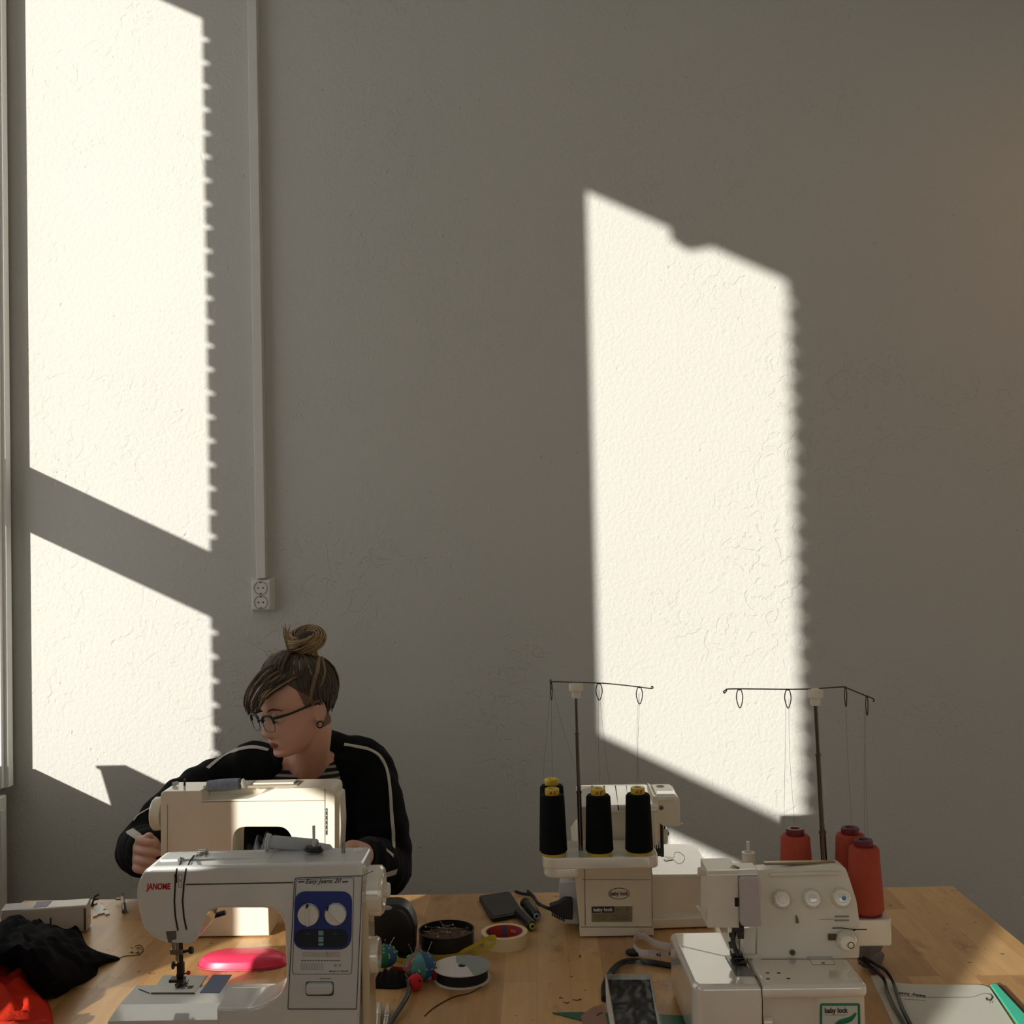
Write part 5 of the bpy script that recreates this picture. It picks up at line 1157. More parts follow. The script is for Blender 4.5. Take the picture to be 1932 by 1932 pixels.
# --- centre back: phone, bobbins, plug
z_ = .009
P = [PZ(x, y, z_) for x, y in smooth_poly([(902,1690),(962,1681),(988,1722),(927,1733)], [6,6,5,5], 5)]
g = MB(); g.prism([V3((p.x, p.y, T+.001)) for p in P], (0,0,z_-.001), .0015, 2)
t = thing('smartphone', 'black smartphone lying face up near the back edge of the table', 'phone', V3((sum(p.x for p in P)/len(P), sum(p.y for p in P)/len(P), T)))
g.build('phone_body', mat('phone_black', (20,20,21), .35), t)
P2 = [PZ(x, y, z_+.0002) for x, y in smooth_poly([(907,1692),(960,1684),(982,1720),(931,1729)], 4, 4)]
MB().prism(P2, (0,0,.0004)).build('screen', mat('phone_screen', (34,32,30), .25), t)
for (a, b_, e_col, lab) in (((978,1722),(1004,1747),(180,176,60),'black plug tube with a yellow ring end beside the phone'), ((994,1706),(1012,1728),(170,172,172),'black plug tube with a silver ring end beside the phone')):
    A = PZ(*a, .011); B = PZ(*b_, .011); u = (B-A).normalized()
    g = thing('audio_plug', lab, 'plug', (A+B)/2-V3((0,0,.011)))
    MB().lathe([(0,0),(.009,0),(.0105,.003),(.0105,(B-A).length-.004),(.008,(B-A).length),(0,(B-A).length)], A, B-A, 24).build('plug_body', P_black, g)
    MB().lathe([(.003,0),(.0062,0),(.0062,.004),(.0045,.005),(.003,.003)], B, B-A, 24).build('ring_end', mat('ring_end_colour', e_col, .35), g)
b = MB(); b.ball(PZ(992,1704,.012), (.012,.011,.011)); tag(b.build('black_pompom', P_blackm), 'round black knob lying behind the two plug tubes', 'knob')
yq = 2.12; A = PY(1088,1718,2.17); 
g = thing('mains_plug', 'black ribbed appliance plug pushed into the grey side of the rear overlock machine', 'plug', (A.x, 2.17, T))
b = MB(); P = [(1081,1699),(1081,1736),(1065,1735),(1040,1722),(1036,1711),(1052,1706),(1066,1698)]
b.prism([PY(*p, 2.158) for p in smooth_poly(P, 3)], (0,.024,0), .004, 3); b.build('plug_body', P_blackm, g)
b = MB()
for k in range(6): b.tube([PY(1042+k*4.2, 1724+k*2.0, 2.155), PY(1043+k*4.2, 1728+k*2, 2.158)], .0017, 6)
b.build('grip_ribs', P_blackm, g)
b = MB(); b.tube(spline([PY(1040,1716,2.168), PY(1028,1711,2.17), PZ(1016,1705,.012), PZ(1008,1694,.006), PZ(1000,1688,.005), PZ(985,1686,.005), PZ(973,1682,.005)], 8), .0034, 10)
b.tube(spline([PY(1028,1712,2.17), PZ(1014,1702,.016), PZ(1006,1690,.014), PZ(996,1681,.010)], 8), .0030, 10); b.build('cable', P_blackm, g)

# --- measuring tape, button, black cable, wrapped box
M_tape = mat('tape_white', (226,220,222), .5)
b = MB(); w1 = spline([PZ(x, y, .0085) for x, y in ((1270,1797),(1250,1801),(1228,1800),(1207,1797),(1196,1785),(1197,1771),(1206,1765),(1218,1768),(1232,1778),(1250,1784),(1268,1787))], 8)
ribbon(b, w1, .014, .0004, (0,0,1)); g = b.build('measuring_tape', M_tape); tag(g, 'white measuring tape curled on edge in front of the rear overlock machine', 'measuring tape')
b = MB(); org = ORG[g.name]
front = spline([PZ(x, y, .0085) for x, y in ((1270,1797),(1250,1801),(1228,1800),(1207,1797))], 10)
def onf(s):
    k = s*(len(front)-1); i = min(int(k), len(front)-2); return front[i].lerp(front[i+1], k-i), (front[i+1]-front[i]).normalized()
for k in range(26):
    p_, t_ = onf(k/26); nrm = V3((t_.y, -t_.x, 0)); nrm = nrm if nrm.y < 0 else -nrm
    q = p_+nrm*.0008+V3((0,0,.0068)); b.tube([q, q-V3((0,0,.004 if k % 5 else .006))], .0002, 4)
for s, tx in ((.12,'47'),(.45,'46'),(.78,'15')):
    p_, t_ = onf(s); nrm = V3((t_.y, -t_.x, 0)); nrm = nrm if nrm.y < 0 else -nrm
    b.text(tx, .009, p_+nrm*.0007+V3((0,0,-.0005)), -t_ if t_.x < 0 else t_, (0,0,1), .0001, bold=.0002)
b.build('tape_numbers', P_line, g)
c = PZ(1196,1798,.0); b = MB(); b.lathe([(0,.0005),(.013,.0005),(.0145,.002),(.0145,.005),(.013,.006),(0,.006)], PZ(1195,1800,0), (0,0,1), 36); tag(b.build('black_disc', P_black), 'flat black round disc lying against the curled measuring tape', 'disc')
b = MB(); b.tube(spline([PZ(x, y, z) for x, y, z in ((1320,1840,.006),(1290,1828,.006),(1265,1822,.006),(1230,1816,.006),(1195,1813,.007),(1175,1816,.007),(1160,1826,.007),(1148,1842,.006),(1140,1862,.006),(1140,1885,.006))], 8), .0052, 12)
tag(b.build('black_cable', P_blackm), 'thick black cable curving from the front overlock machine round behind the wrapped box', 'cable')
# wrapped box
zb_ = .045
p = [PZ(1160,1945,zb_), PZ(1248,1945,zb_), PZ(1228,1838,zb_), PZ(1142,1838,zb_)]
t = thing('wrapped_box', 'open white box holding black things under crinkled clear film at the bottom edge', 'box', ((p[0]+p[2])/2-V3((0,0,zb_))))
b = MB(); th = .0025
inn = [p[0]+V3((th,th,0)), p[1]+V3((-th,th,0)), p[2]+V3((-th,-th,0)), p[3]+V3((th,-th,0))]
lo = lambda q: V3((q.x, q.y, T+.0005))
for i in range(4):
    j = (i+1)%4; b.hexa([lo(p[i]), lo(p[j]), lo(inn[j]), lo(inn[i]), p[i], p[j], inn[j], inn[i]], 0)
b.hexa([lo(q) for q in inn]+[lo(q)+V3((0,0,.002)) for q in inn]); b.build('box_shell', P_paper, t)
cc = (p[0]+p[2])/2; b = MB()
def fn(i, j):
    s, u = i/30, j/30; q = (inn[0]*(1-s)+inn[1]*s)*(1-u)+(inn[3]*(1-s)+inn[2]*s)*u
    e = min(1, 6*min(s,1-s,u,1-u)); return V3((q.x, q.y, T+zb_-.008+.004*e*noise.noise(V3((q.x*40,q.y*40,2)))))
b.grid(fn, 31, 31); b.build('contents', mat('glossy_black_contents', (14,15,16), .6, spec=.2), t)
M_film = bpy.data.materials.new('clear_film'); M_film.use_nodes = True; nt = M_film.node_tree; nt.nodes.clear()
o_ = nt.nodes.new('ShaderNodeOutputMaterial'); mx_ = nt.nodes.new('ShaderNodeMixShader'); mx_.inputs[0].default_value = .05
tr_ = nt.nodes.new('ShaderNodeBsdfTransparent'); gl_ = nt.nodes.new('ShaderNodeBsdfGlossy'); gl_.inputs['Roughness'].default_value = .25
nt.links.new(tr_.outputs[0], mx_.inputs[1]); nt.links.new(gl_.outputs[0], mx_.inputs[2]); nt.links.new(mx_.outputs[0], o_.inputs[0])
b = MB()
def fn(i, j):
    s, u = -.04+1.08*i/60, .0+1.06*j/60; q = (p[0]*(1-s)+p[1]*s)*(1-u)+(p[3]*(1-s)+p[2]*s)*u
    n = noise.noise(V3((q.x*22,q.y*22,7))); n2 = abs(noise.noise(V3((q.x*55,q.y*30,3))))
    lift = max(0, u-.78)*(.055*max(0, .2+s)); return V3((q.x, q.y, T+zb_+.002+.004*n+.006*n2+lift))
b.grid(fn, 61, 61); b.build('clear_wrapping', M_film, t)
# set square, crayon, scraps
b = MB(); b.prism([PZ(x, y, .0006) for x, y in ((1042,1912),(1098,1911),(1230,1915),(1300,1918),(1312,1990),(1180,1990),(1120,1932))], (0,0,.0014)); tag(b.build('green_set_square', mat('green_plastic_square', (36,110,88), .3, alpha=.9)), 'transparent green set square lying under the wrapped box', 'set square')
b = MB(); b.prism([PZ(x, y, .0025) for x, y in smooth_poly([(1095,1918),(1118,1901),(1138,1895),(1146,1932),(1140,1975),(1115,1970)], 4)], (0,0,.0008)); tag(b.build('mauve_paper_scrap', mat('mauve_paper', (158,120,104), .8)), 'mauve paper scrap between the green set square and the wrapped box', 'paper scrap')
M_scrap = mat('dark_red_thread', (92,38,18), .8)
for k, (pts, lab) in enumerate(((((1055,1883),(1058,1882),(1062,1884)), 'short dark red thread end left of the other clippings on the table'),
                 (((1063,1890),(1068,1892),(1074,1891)), 'curled dark red thread clipping nearest the set square'),
                 (((1081,1886),(1089,1887),(1096,1885)), 'straight dark red thread clipping beside the wrapped box'),
                 (((1093,1803),(1093,1806),(1095,1802)), 'tiny dark red clipping in the middle of the bare table'),
                 (((1126,1916),(1131,1912),(1137,1911)), 'dark red thread clipping on the mauve paper scrap'))):
    b = MB(); b.tube(spline([PZ(x, y, .004 if k == 4 else .0009) for x, y in pts], 4), .0007, 5); tag(b.build('thread_clipping', M_scrap), lab, 'thread')
# --- right: manual, teal strip, grey bundle, cables
R_ = lambda u, v, z=.003: PZ(1500+u/4.472, 1640+v/4.473, z)
P = [R_(*p) for p in ((640,900),(700,895),(850,958),(1000,972),(1200,975),(1560,975),(1610,988),(1640,1000),(1905,1400),(870,1400),(760,1160))]
g = thing('instruction_manual', 'white stapled instruction booklet lying face up at the lower right of the table', 'booklet', R_(1150,1150,0))
b = MB(); b.prism([V3((q.x,q.y,T+.0004)) for q in P], (0,0,.0030)); b.build('cover', mat('booklet_white', (222,222,212), .3, coat=.3), g)
b = MB(); b.tube([R_(*p,.0036) for p in ((848,1030),(870,1060),(990,1078),(1200,1082),(1480,1080),(1530,1070),(1560,1055),(1600,1048),(1650,1055),(1668,1080),(1650,1108),(1620,1105),(1612,1090),(1630,1088))], [.0003]*8+[.0008,.0014,.0016,.0016,.0012,.0006], 6); b.build('cover_swirl', P_line, g)
xa, xb = R_(1108,1072,.0036), R_(850,1040,.0036); d_ = (xb-xa)
b = MB(); b.text('baby lock', .014, (xa+xb)/2+V3((0,-.001,.0)), d_, V3((-d_.y, d_.x, 0)) if False else V3((d_.y,-d_.x,0))*-1, .0002, bold=.0005, width=d_.length*.96); b.build('cover_lettering', P_line, g)
b = MB(); b.tube([R_(920,1096,.0036), R_(1100,1108,.0036)], .0004, 4); b.tube([R_(1640,1130,.0036), R_(1648,1112,.0036)], .0007, 4); b.tube([R_(1662,1130,.0036), R_(1672,1114,.0036)], .0007, 4); b.build('small_print', mat('print_grey', (120,118,108), .6), g)
b = MB(); b.prism([R_(*p,.0045) for p in ((1650,992),(1700,985),(2010,1320),(1960,1400),(1935,1400))], (0,0,.004), .0008); tag(b.build('teal_strip', mat('teal_plastic', (70,215,180), .35)), 'bright teal plastic strip along the right edge of the booklet', 'strip')
b = MB(); b.prism([R_(*p,.001) for p in ((1700,985),(1765,995),(2080,1330),(2010,1330))], (0,0,.0025), .0005); tag(b.build('brown_card_strip', mat('brown_card', (96,66,40), .8)), 'narrow brown card strip lying outside the teal one', 'strip')
for off, lab in ((0,'left of the two thin black cables running down over the booklet'),(1,'right of the two thin black cables running down over the booklet')):
    b = MB(); pts = [(1622,1808,.035),(1640,1822,.030),(1655,1834,.022),(1668,1848,.012),(1674,1870,.007),(1686,1898,.007),(1706,1932,.007),(1728,1970,.007)] if not off else [(1626,1806,.040),(1648,1818,.034),(1668,1830,.024),(1682,1850,.012),(1690,1872,.007),(1700,1900,.007),(1716,1932,.007),(1740,1970,.007)]
    b.tube(spline([PZ(x+off*2, y, z) for x, y, z in pts], 8), .0030, 10); tag(b.build('thin_cable', P_black), lab, 'cable')
g = thing('cable_tidy', 'crumpled grey elastic cable sleeve behind the right side of the front overlock machine', 'cable sleeve', PZ(1640,1815,0))
for k, (a, b_) in enumerate((((1622,1776),(1628,1818)), ((1638,1776),(1632,1820)), ((1656,1784),(1640,1822)), ((1659,1804),(1648,1832)))):
    A = PZ(*a, .035-.006*k); B = PZ(*b_, .008); b = MB(); b.tube([A, (A+B)/2+V3((0,0,.004)), B], [(.010,.008),(.012,.009),(.008,.007)], 12); b.build('sleeve_fold', mat('taupe_elastic', (112,98,96), .8, bump=.8, bump_scale=250), g)
# ================================================================== the seated person
def bake(ob, mods):
    for kind, kw in mods:
        m = ob.modifiers.new('m', kind)
        for k, v in kw.items(): setattr(m, k, v)
    dg = bpy.context.evaluated_depsgraph_get(); dg.update()
    me = bpy.data.meshes.new_from_object(ob.evaluated_get(dg)); bpy.data.objects.remove(ob); return me
def fuse(mb, voxel, smooth=4, fac=.5):
    """joins overlapping closed shapes into one continuous skin"""
    me = bpy.data.meshes.new('f'); mb.bm.to_mesh(me); mb.bm.free(); o = bpy.data.objects.new('f', me); COL.objects.link(o)
    return bake(o, [('REMESH', dict(mode='VOXEL', voxel_size=voxel)), ('SMOOTH', dict(iterations=smooth, factor=fac))])
def limb(mb, pts, n=20):
    """tapered limb through (point, radius) pairs with round joints"""
    P = spline([p for p, r in pts], 6); m = len(pts)
    R = []
    for i in range(m-1):
        for j in range(6): R.append(pts[i][1]*(1-j/6)+pts[i+1][1]*j/6)
    R.append(pts[-1][1])
    mb.tube(P, R, n); mb.ball(P[0], R[0]*.98, n=16); mb.ball(P[-1], R[-1]*.98, n=16); return mb

HO = PY(568, 1340, 2.555)
HM = Matrix.Translation(HO) @ Matrix.Rotation(radians(-50), 4, 'Z') @ Matrix.Rotation(radians(13), 4, 'X') @ Matrix.Rotation(radians(-3), 4, 'Y')
h2w = lambda x, y, z: HM @ V3((x, y, z))
#  height: half width, front, back
PROF = [(-.088,.012,-.062,-.040),(-.083,.030,-.080,-.020),(-.074,.040,-.086,-.004),(-.062,.049,-.085,.012),(-.048,.056,-.086,.030),(-.030,.063,-.085,.055),
        (-.010,.067,-.083,.078),(.010,.070,-.082,.090),(.030,.073,-.086,.098),(.050,.076,-.089,.101),(.070,.075,-.086,.098),(.090,.068,-.075,.086),(.106,.054,-.055,.066),(.118,.036,-.030,.044),(.124,.014,-.006,.018)]
def prof(z):
    z = max(PROF[0][0], min(PROF[-1][0], z))
    for a, b in zip(PROF, PROF[1:]):
        if z <= b[0]:
            t = (z-a[0])/(b[0]-a[0]); r_ = [a[i]*(1-t)+b[i]*t for i in (1,2,3)]; r_[2] *= .86 if r_[2] > 0 else 1; return r_
g_ = lambda d, s: math.exp(-(d/s)**2/2)
def head_pt(z, a, off=0.0):
    w, yf, yb = prof(z); cy = (yf+yb)/2; ry = (yb-yf)/2
    n = 2.25; ca, sa = cos(a), sin(a)
    k = (abs(ca)**n+abs(sa)**n)**(-1/n)
    x = (w+off)*k*sa; y = cy-(ry+off)*k*ca
    if y < cy:
        # nose, brows, sockets, cheeks, lips, chin
        nz = 0
        for zz, amp in ((.022,.004),(.010,.009),(-.002,.015),(-.012,.021),(-.020,.025),(-.027,.019)): nz = max(nz, amp*g_(z-zz, .0058))
        y -= nz*g_(x, .0075+.004*g_(z+.024, .008))
        y -= .008*(g_(x-.0125, .005)+g_(x+.0125, .005))*g_(z+.026, .005)
        y += .0075*(g_(x-.031, .013)+g_(x+.031, .013))*g_(z-.012, .010)
        y -= .0035*g_(abs(x)-.028, .016)*g_(z-.031, .007)
        y -= .004*g_(abs(x)-.040, .014)*g_(z+.012, .014)
        y -= .0055*g_(x, .017)*g_(z+.0475, .0040)+.0062*g_(x, .015)*g_(z+.0565, .0042)
        y += .0025*g_(x, .016)*g_(z+.0522, .0016)+.004*g_(x, .02)*g_(z+.066, .005)
        y -= .005*g_(x, .016)*g_(z+.079, .008)
    return V3((x, y, z))
hb = MB()
NZ, NA = 150, 144
zs = [PROF[0][0]+(PROF[-1][0]-PROF[0][0])*(.5-.5*cos(pi*i/(NZ-1))) for i in range(NZ)]
hb.grid(lambda j, i: HM @ head_pt(zs[i], 2*pi*j/NA), NA, NZ, closed_u=True, cap=True)
for s in (-1, 1):
    hb.ball(h2w(s*.031, -.0735, .010), .0125, n=20)      # lids
    hb.ball(h2w(s*.0745, .008, -.002), (.0055,.015,.027), (HM.to_3x3() @ Matrix.Rotation(radians(s*-18), 3, 'Z') @ Matrix.Rotation(radians(-8), 3, 'X')), 20)
    hb.tube([h2w(s*(.078+.003*sin(k*pi/9)), .004+.016*sin(radians(-60+k*26)), .002+.023*cos(radians(-60+k*26))) for k in range(9)], .0032, 8)
    hb.ball(h2w(s*.074, .001, -.024), (.0055,.0075,.0085), n=14)
# neck, trunk, arms, legs
NB = PY(578, 1446, 2.67)
limb(hb, [(h2w(0,.022,-.030), .045), (h2w(0,.014,-.065), .042), (h2w(0,.012,-.09)*.5+NB*.5, .042), (NB, .050)])
SR, SL_ = PY(432, 1468, 2.70), PY(690, 1440, 2.74)
CH = PY(578, 1560, 2.76); HIP = V3((CH.x+.02, 2.86, .56))
hb.ball(CH+V3((0,0,.03)), (.155,.095,.17)); hb.ball((CH+HIP)/2, (.14,.10,.17)); hb.ball(HIP, (.17,.12,.11))
hb.tube([SR, (SR+SL_)/2+V3((0,.02,.0)), SL_], [.055,.075,.055], 20)
limb(hb, [((SR+NB)/2, .040), (NB+V3((0,.01,.0)), .052), ((SL_+NB)/2, .040)])
ER, WR = PY(277, 1596, 2.54), PY(277, 1602, 2.315)
EL, WL = PY(728, 1640, 2.64), PY(664, 1606, 2.36)
limb(hb, [(SR, .052), (SR*.5+ER*.5+V3((-.01,0,.01)), .042), (ER, .036), (ER*.5+WR*.5, .034), (WR, .024)])
limb(hb, [(SL_, .052), (SL_*.5+EL*.5+V3((.01,0,0)), .042), (EL, .036), (EL*.5+WL*.5, .034), (WL, .024)])
def hand(W, palm_dir, side, thumb_dir, curl, up):
    """palm with five separate fingers growing from its far end; curl bends them"""
    d = palm_dir.normalized(); s = (side-d*side.dot(d)).normalized(); n = d.cross(s).normalized()
    if n.dot(up) < 0: n = -n
    hb.tube([W, W+d*.030, W+d*.062, W+d*.082], [(.020,.020),(.014,.030),(.0125,.036),(.010,.034)], 16, flat=n)
    for k, (o, l) in enumerate(((-.028,.062),(-.0095,.072),(.0095,.068),(.027,.054))):
        p = W+d*.076+s*o; q = d.copy(); pts = [(W+d*.055+s*o*.8, .0095), (p, .0092)]
        for j, (seg, r) in enumerate(((.46,.0085),(.30,.0078),(.24,.0068))):
            a = curl*(.6+.25*j+.06*k); q = (q*cos(a)-n*sin(a)).normalized(); p = p+q*l*seg; pts.append((p, r))
        limb(hb, pts, 12)
    t0 = W+d*.022-s*.020; td = thumb_dir.normalized()
    limb(hb, [(t0, .0125), (t0+td*.034, .0105), (t0+td*.034+(td+d*.6).normalized()*.028, .0092), (t0+td*.034+(td+d*.6).normalized()*.028+(d+td*.3).normalized()*.022, .0075)], 12)
# the hand on the handwheel (image left) and the one guiding the cloth beyond the machine
hand(WR, V3((.10,-.85,.12)), V3((-.1,.1,-1)), V3((.45,-.75,.35)), .75, V3((-1,0,0)))
hand(WL, V3((-.55,-.55,.05)), V3((.7,-.7,0)), V3((-.9,-.2,.1)), .35, V3((0,0,1)))
for s in (-1, 1):
    K_ = V3((HIP.x+s*.13, 2.56, .55)); A_ = V3((HIP.x+s*.14, 2.62, .10))
    limb(hb, [(HIP+V3((s*.09,0,-.01)), .080), ((HIP+K_)/2+V3((s*.07,0,0)), .068), (K_, .054), ((K_+A_)/2+V3((0,.02,.03)), .050), (A_, .034)])
    hb.tube([A_+V3((0,.03,-.06)), A_+V3((0,-.03,-.06)), A_+V3((s*.01,-.12,-.075)), A_+V3((s*.01,-.16,-.08))], [(.030,.030),(.034,.034),(.022,.040),(.012,.030)], 14, flat=(0,0,1))
me = fuse(hb, .0027, 3, .5)
M_skin = mat('skin', (212,164,142), .55, spec=.35, noise_amt=.06, noise_scale=40)
M_skin.node_tree.nodes['Principled BSDF'].inputs['Subsurface Weight'].default_value = .12
M_skin.node_tree.nodes['Principled BSDF'].inputs['Subsurface Radius'].default_value = (.012,.004,.002)
M_lip = mat('lips', (158,84,78), .45); M_under = mat('undercut_hair', (128,97,78), .8, noise_amt=.4, noise_scale=300)
person = thing('person', 'person with blond top bun, glasses and black track jacket bent over the cream sewing machine', 'person', V3((HIP.x, 2.80, 0)))
bm_ = MB(); bm_.mesh(me); inv = HM.inverted()
for f_ in bm_.bm.faces:
    c_ = inv @ f_.calc_center_median(); f_.material_index = 0
    if c_.z > -.09 and abs(c_.x) < .09 and -.13 < c_.y < .13:
        if c_.y < -.07 and abs(c_.x) < .021 and abs(c_.z+.0520) < .0085-.0055*(abs(c_.x)/.021)**2: f_.material_index = 1
        if c_.x > .045 and c_.z > .016 and c_.y > -.022-.25*(c_.z-.02) and c_.z < .09: f_.material_index = 2
        if c_.x > .03 and c_.y > .022 and c_.z > -.045: f_.material_index = 2
bodyo = bm_.build('body', [M_skin, M_lip, M_under], person, ang=180)
headbvh = BVHTree.FromPolygons([tuple(inv @ v.co) for v in me.vertices], [tuple(p.vertices) for p in me.polygons])

# face details
bw_ = mat('eyebrow_hair', (74,54,40), .9); lash = mat('lash', (30,20,16), .7)
def onface(x, z, lift=.0006):
    hit = headbvh.ray_cast(V3((x, -.25, z)), V3((0,1,0)))[0]
    return HM @ (V3((x, hit.y-lift, z)) if hit else V3((x, -.09, z)))
for s in (-1, 1):
    b = MB(); b.tube([onface(s*x, z) for x, z in ((.014,.026),(.022,.030),(.034,.032),(.044,.029),(.050,.024))], [.0012,.0022,.0022,.0016,.0008], 8); b.build('eyebrow', bw_, person)
    b = MB(); b.ball(h2w(s*.031, -.0755, .0065), (.0115,.0115,.0075), HM.to_3x3()); eo = b.build('eye', mat('eye_white', (190,180,172), .3), person)
    b = MB(); b.ball(h2w(s*.031-.001, -.0835, .0025), (.0045,.0042,.0035), HM.to_3x3()); b.build('iris', mat('iris', (60,80,84), .2), eo)
    b = MB(); b.tube([h2w(s*(.031+.0125*sin(t)), -.0745-.0128*cos(t), .0045-.0012*cos(t)) for t in [(-1.1+.22*k) for k in range(11)]], .0007, 6); b.build('eyelashes', lash, person)
b = MB(); b.tube([onface(x, -.0522, .0003) for x in (-.019,-.012,-.005,0,.005,.012,.019)], .0006, 5); b.build('mouth_line', mat('mouth_dark', (90,40,36), .7), person)

# glasses: dark brow bars, thin rims below, temples over the ears
gl = MB(); gr = MB()
M_frame_d = mat('dark_glasses_frame', (18,15,14), .55)
yg = -.103
def rim(s, k0, k1, n=26):
    out = []
    for i in range(n+1):
        t = 2*pi*(k0+(k1-k0)*i/n); r = (abs(cos(t))**3+abs(sin(t))**3)**(-1/3)
        x = s*.034+.0255*r*cos(t)*.93; z = .004+.0185*r*sin(t)
        out.append(h2w(x, yg+abs(x)*.10+.10*abs(z-.004)*0, z))
    return out
for s in (-1, 1):
    gl.tube(rim(s, .02, .48), [.0030]*27, 8); gr.tube(rim(s, .48, 1.02), .0009, 6)
gl.tube(spline([h2w(-.011,yg+.001,.012), h2w(0,yg-.004,.015), h2w(.011,yg+.001,.012)], 4), .0018, 8)
frame = gl.build('glasses', M_frame_d, person, label='dark browline glasses')
gr.build('rim', P_dsteel, frame)
for s in (-1, 1):
    b = MB(); b.box(V3((0,0,0)), V3((0,0,0))) if False else None
    b.tube([h2w(s*.058, yg+.006, .018), h2w(s*.066, yg+.012, .018), h2w(s*.072, -.060, .017), h2w(s*.076, -.010, .019), h2w(s*.080, .008, .018), h2w(s*.079, .022, .004)], [(.0034,.0018)]*2+[(.0026,.0014)]*4, 8, flat=(0,0,1))
    b.build('temple', M_frame_d, frame)
    b = MB(); ring = rim(s, 0, 1)[:-1]; b.prism(ring, (HM.to_3x3() @ V3((0,.0009,0)))); lens = b.build('lens', None or bpy.data.materials['clear_film'], frame)
b = MB(); C = h2w(.0795, -.001, -.029); ax = HM.to_3x3() @ V3((1,-.25,0))
x_ = ax.orthogonal().normalized(); w_ = ax.cross(x_).normalized()
b.tube([C+x_*.0072*cos(t)+w_*.0072*sin(t) for t in [2*pi*k/20 for k in range(20)]], .0019, 8, closed=True); b.build('earring', P_black, person, label='round black ear tunnel')

# hair
M_hd = mat('dark_blond_hair', (74,58,42), .5, noise_amt=.45, noise_scale=40, spec=.6); M_hl = mat('blond_hair', (164,134,88), .45, noise_amt=.4, noise_scale=30, spec=.6)
C0 = V3((0,.008,.030)); rh = random.Random(12)
def sk(d, off):
    d = d.normalized(); hit = headbvh.ray_cast(C0+d*.25, -d)[0]
    return HM @ (hit+d*off) if hit else HM @ (C0+d*(.09+off))
def dirn(az, el): return V3((sin(radians(az))*cos(radians(el)), -cos(radians(az))*cos(radians(el)), sin(radians(el))))
top = V3((0,.24,.97)).normalized()
def hairline(az):
    a = abs(((az+180) % 360)-180)
    return 46 if a < 30 else 46-(a-30)*.80 if a < 75 else 10-(a-75)*1.06 if a < 120 else -38
# cap
cp = MB(); NAZ, NEL = 96, 26
def cap(i, j):
    az = 360*i/NAZ; e0 = hairline(az); t = j/(NEL-1); d = dirn(az, e0).slerp(top, t) if t > 0 else dirn(az, e0)
    near = 1 if 40 < az < 150 else 0
    puff = (.005+.012*sin(pi*min(1, t*1.05))*(1-near*.75)*(1.0 if (az < 60 or az > 240) else .6))*min(1, t*6+.15)
    return sk(d, puff+.0006*noise.noise(V3((az*.4, t*3, 1))))
cp.grid(cap, NAZ, NEL, closed_u=True)
hair = cp.build('hair', M_hd, person, ang=180)
st = MB(); st2 = MB()
for k in range(330):
    az = rh.random()*360; e0 = hairline(az); near = 1 if 40 < az < 150 else 0
    pts = []; j0 = rh.uniform(0, .25)
    for j in range(9):
        t = j0+(1-j0)*j/8; d = dirn(az+6*sin(t*3+k), e0).slerp(top, t)
        puff = .004+.015*sin(pi*min(1, t*1.05))*(1-near*.75)*(1.0 if (az < 60 or az > 240) else .6)
        pts.append(sk(d, puff+.0025*rh.random()))
    (st2 if rh.random() < .03 else st).tube(pts, [.0009+.0014*sin(pi*min(1,(j+1)/9)) for j in range(9)], 5)
st.build('hair_lock', M_hd, hair, ang=180); st2.build('hair_lock', M_hl, hair, ang=180)
# swept fringe
A = [(590,1250,2.56),(540,1246,2.52),(497,1262,2.49),(470,1295,2.47),(460,1325,2.465),(467,1352,2.47)]
B = [(600,1262,2.52),(562,1278,2.475),(532,1297,2.455),(508,1313,2.448),(494,1329,2.448),(486,1346,2.452)]
fa = MB(); fb = MB()
for k in range(170):
    t = rh.random(); t = t if not (.30 < t < .40 and rh.random() < .7) else t*.7; e = rh.uniform(.75, 1.0)
    P = [PY(a[0]*(1-t)+b_[0]*t+rh.uniform(-2,2), a[1]*(1-t)+b_[1]*t+rh.uniform(-2,2), a[2]*(1-t)+b_[2]*t+rh.uniform(-.006,.006)) for a, b_ in zip(A, B)]
    P = spline(P, 5); P = P[:max(6, int(len(P)*e))]; m_ = len(P)
    (fb if rh.random() < .15 else fa).tube(P, [.0016*(1-.75*(i/(m_-1))**3)+.0003 for i in range(m_)], 5)
fa.build('fringe', M_hd, hair, ang=180); fb.build('fringe', M_hl, hair, ang=180)
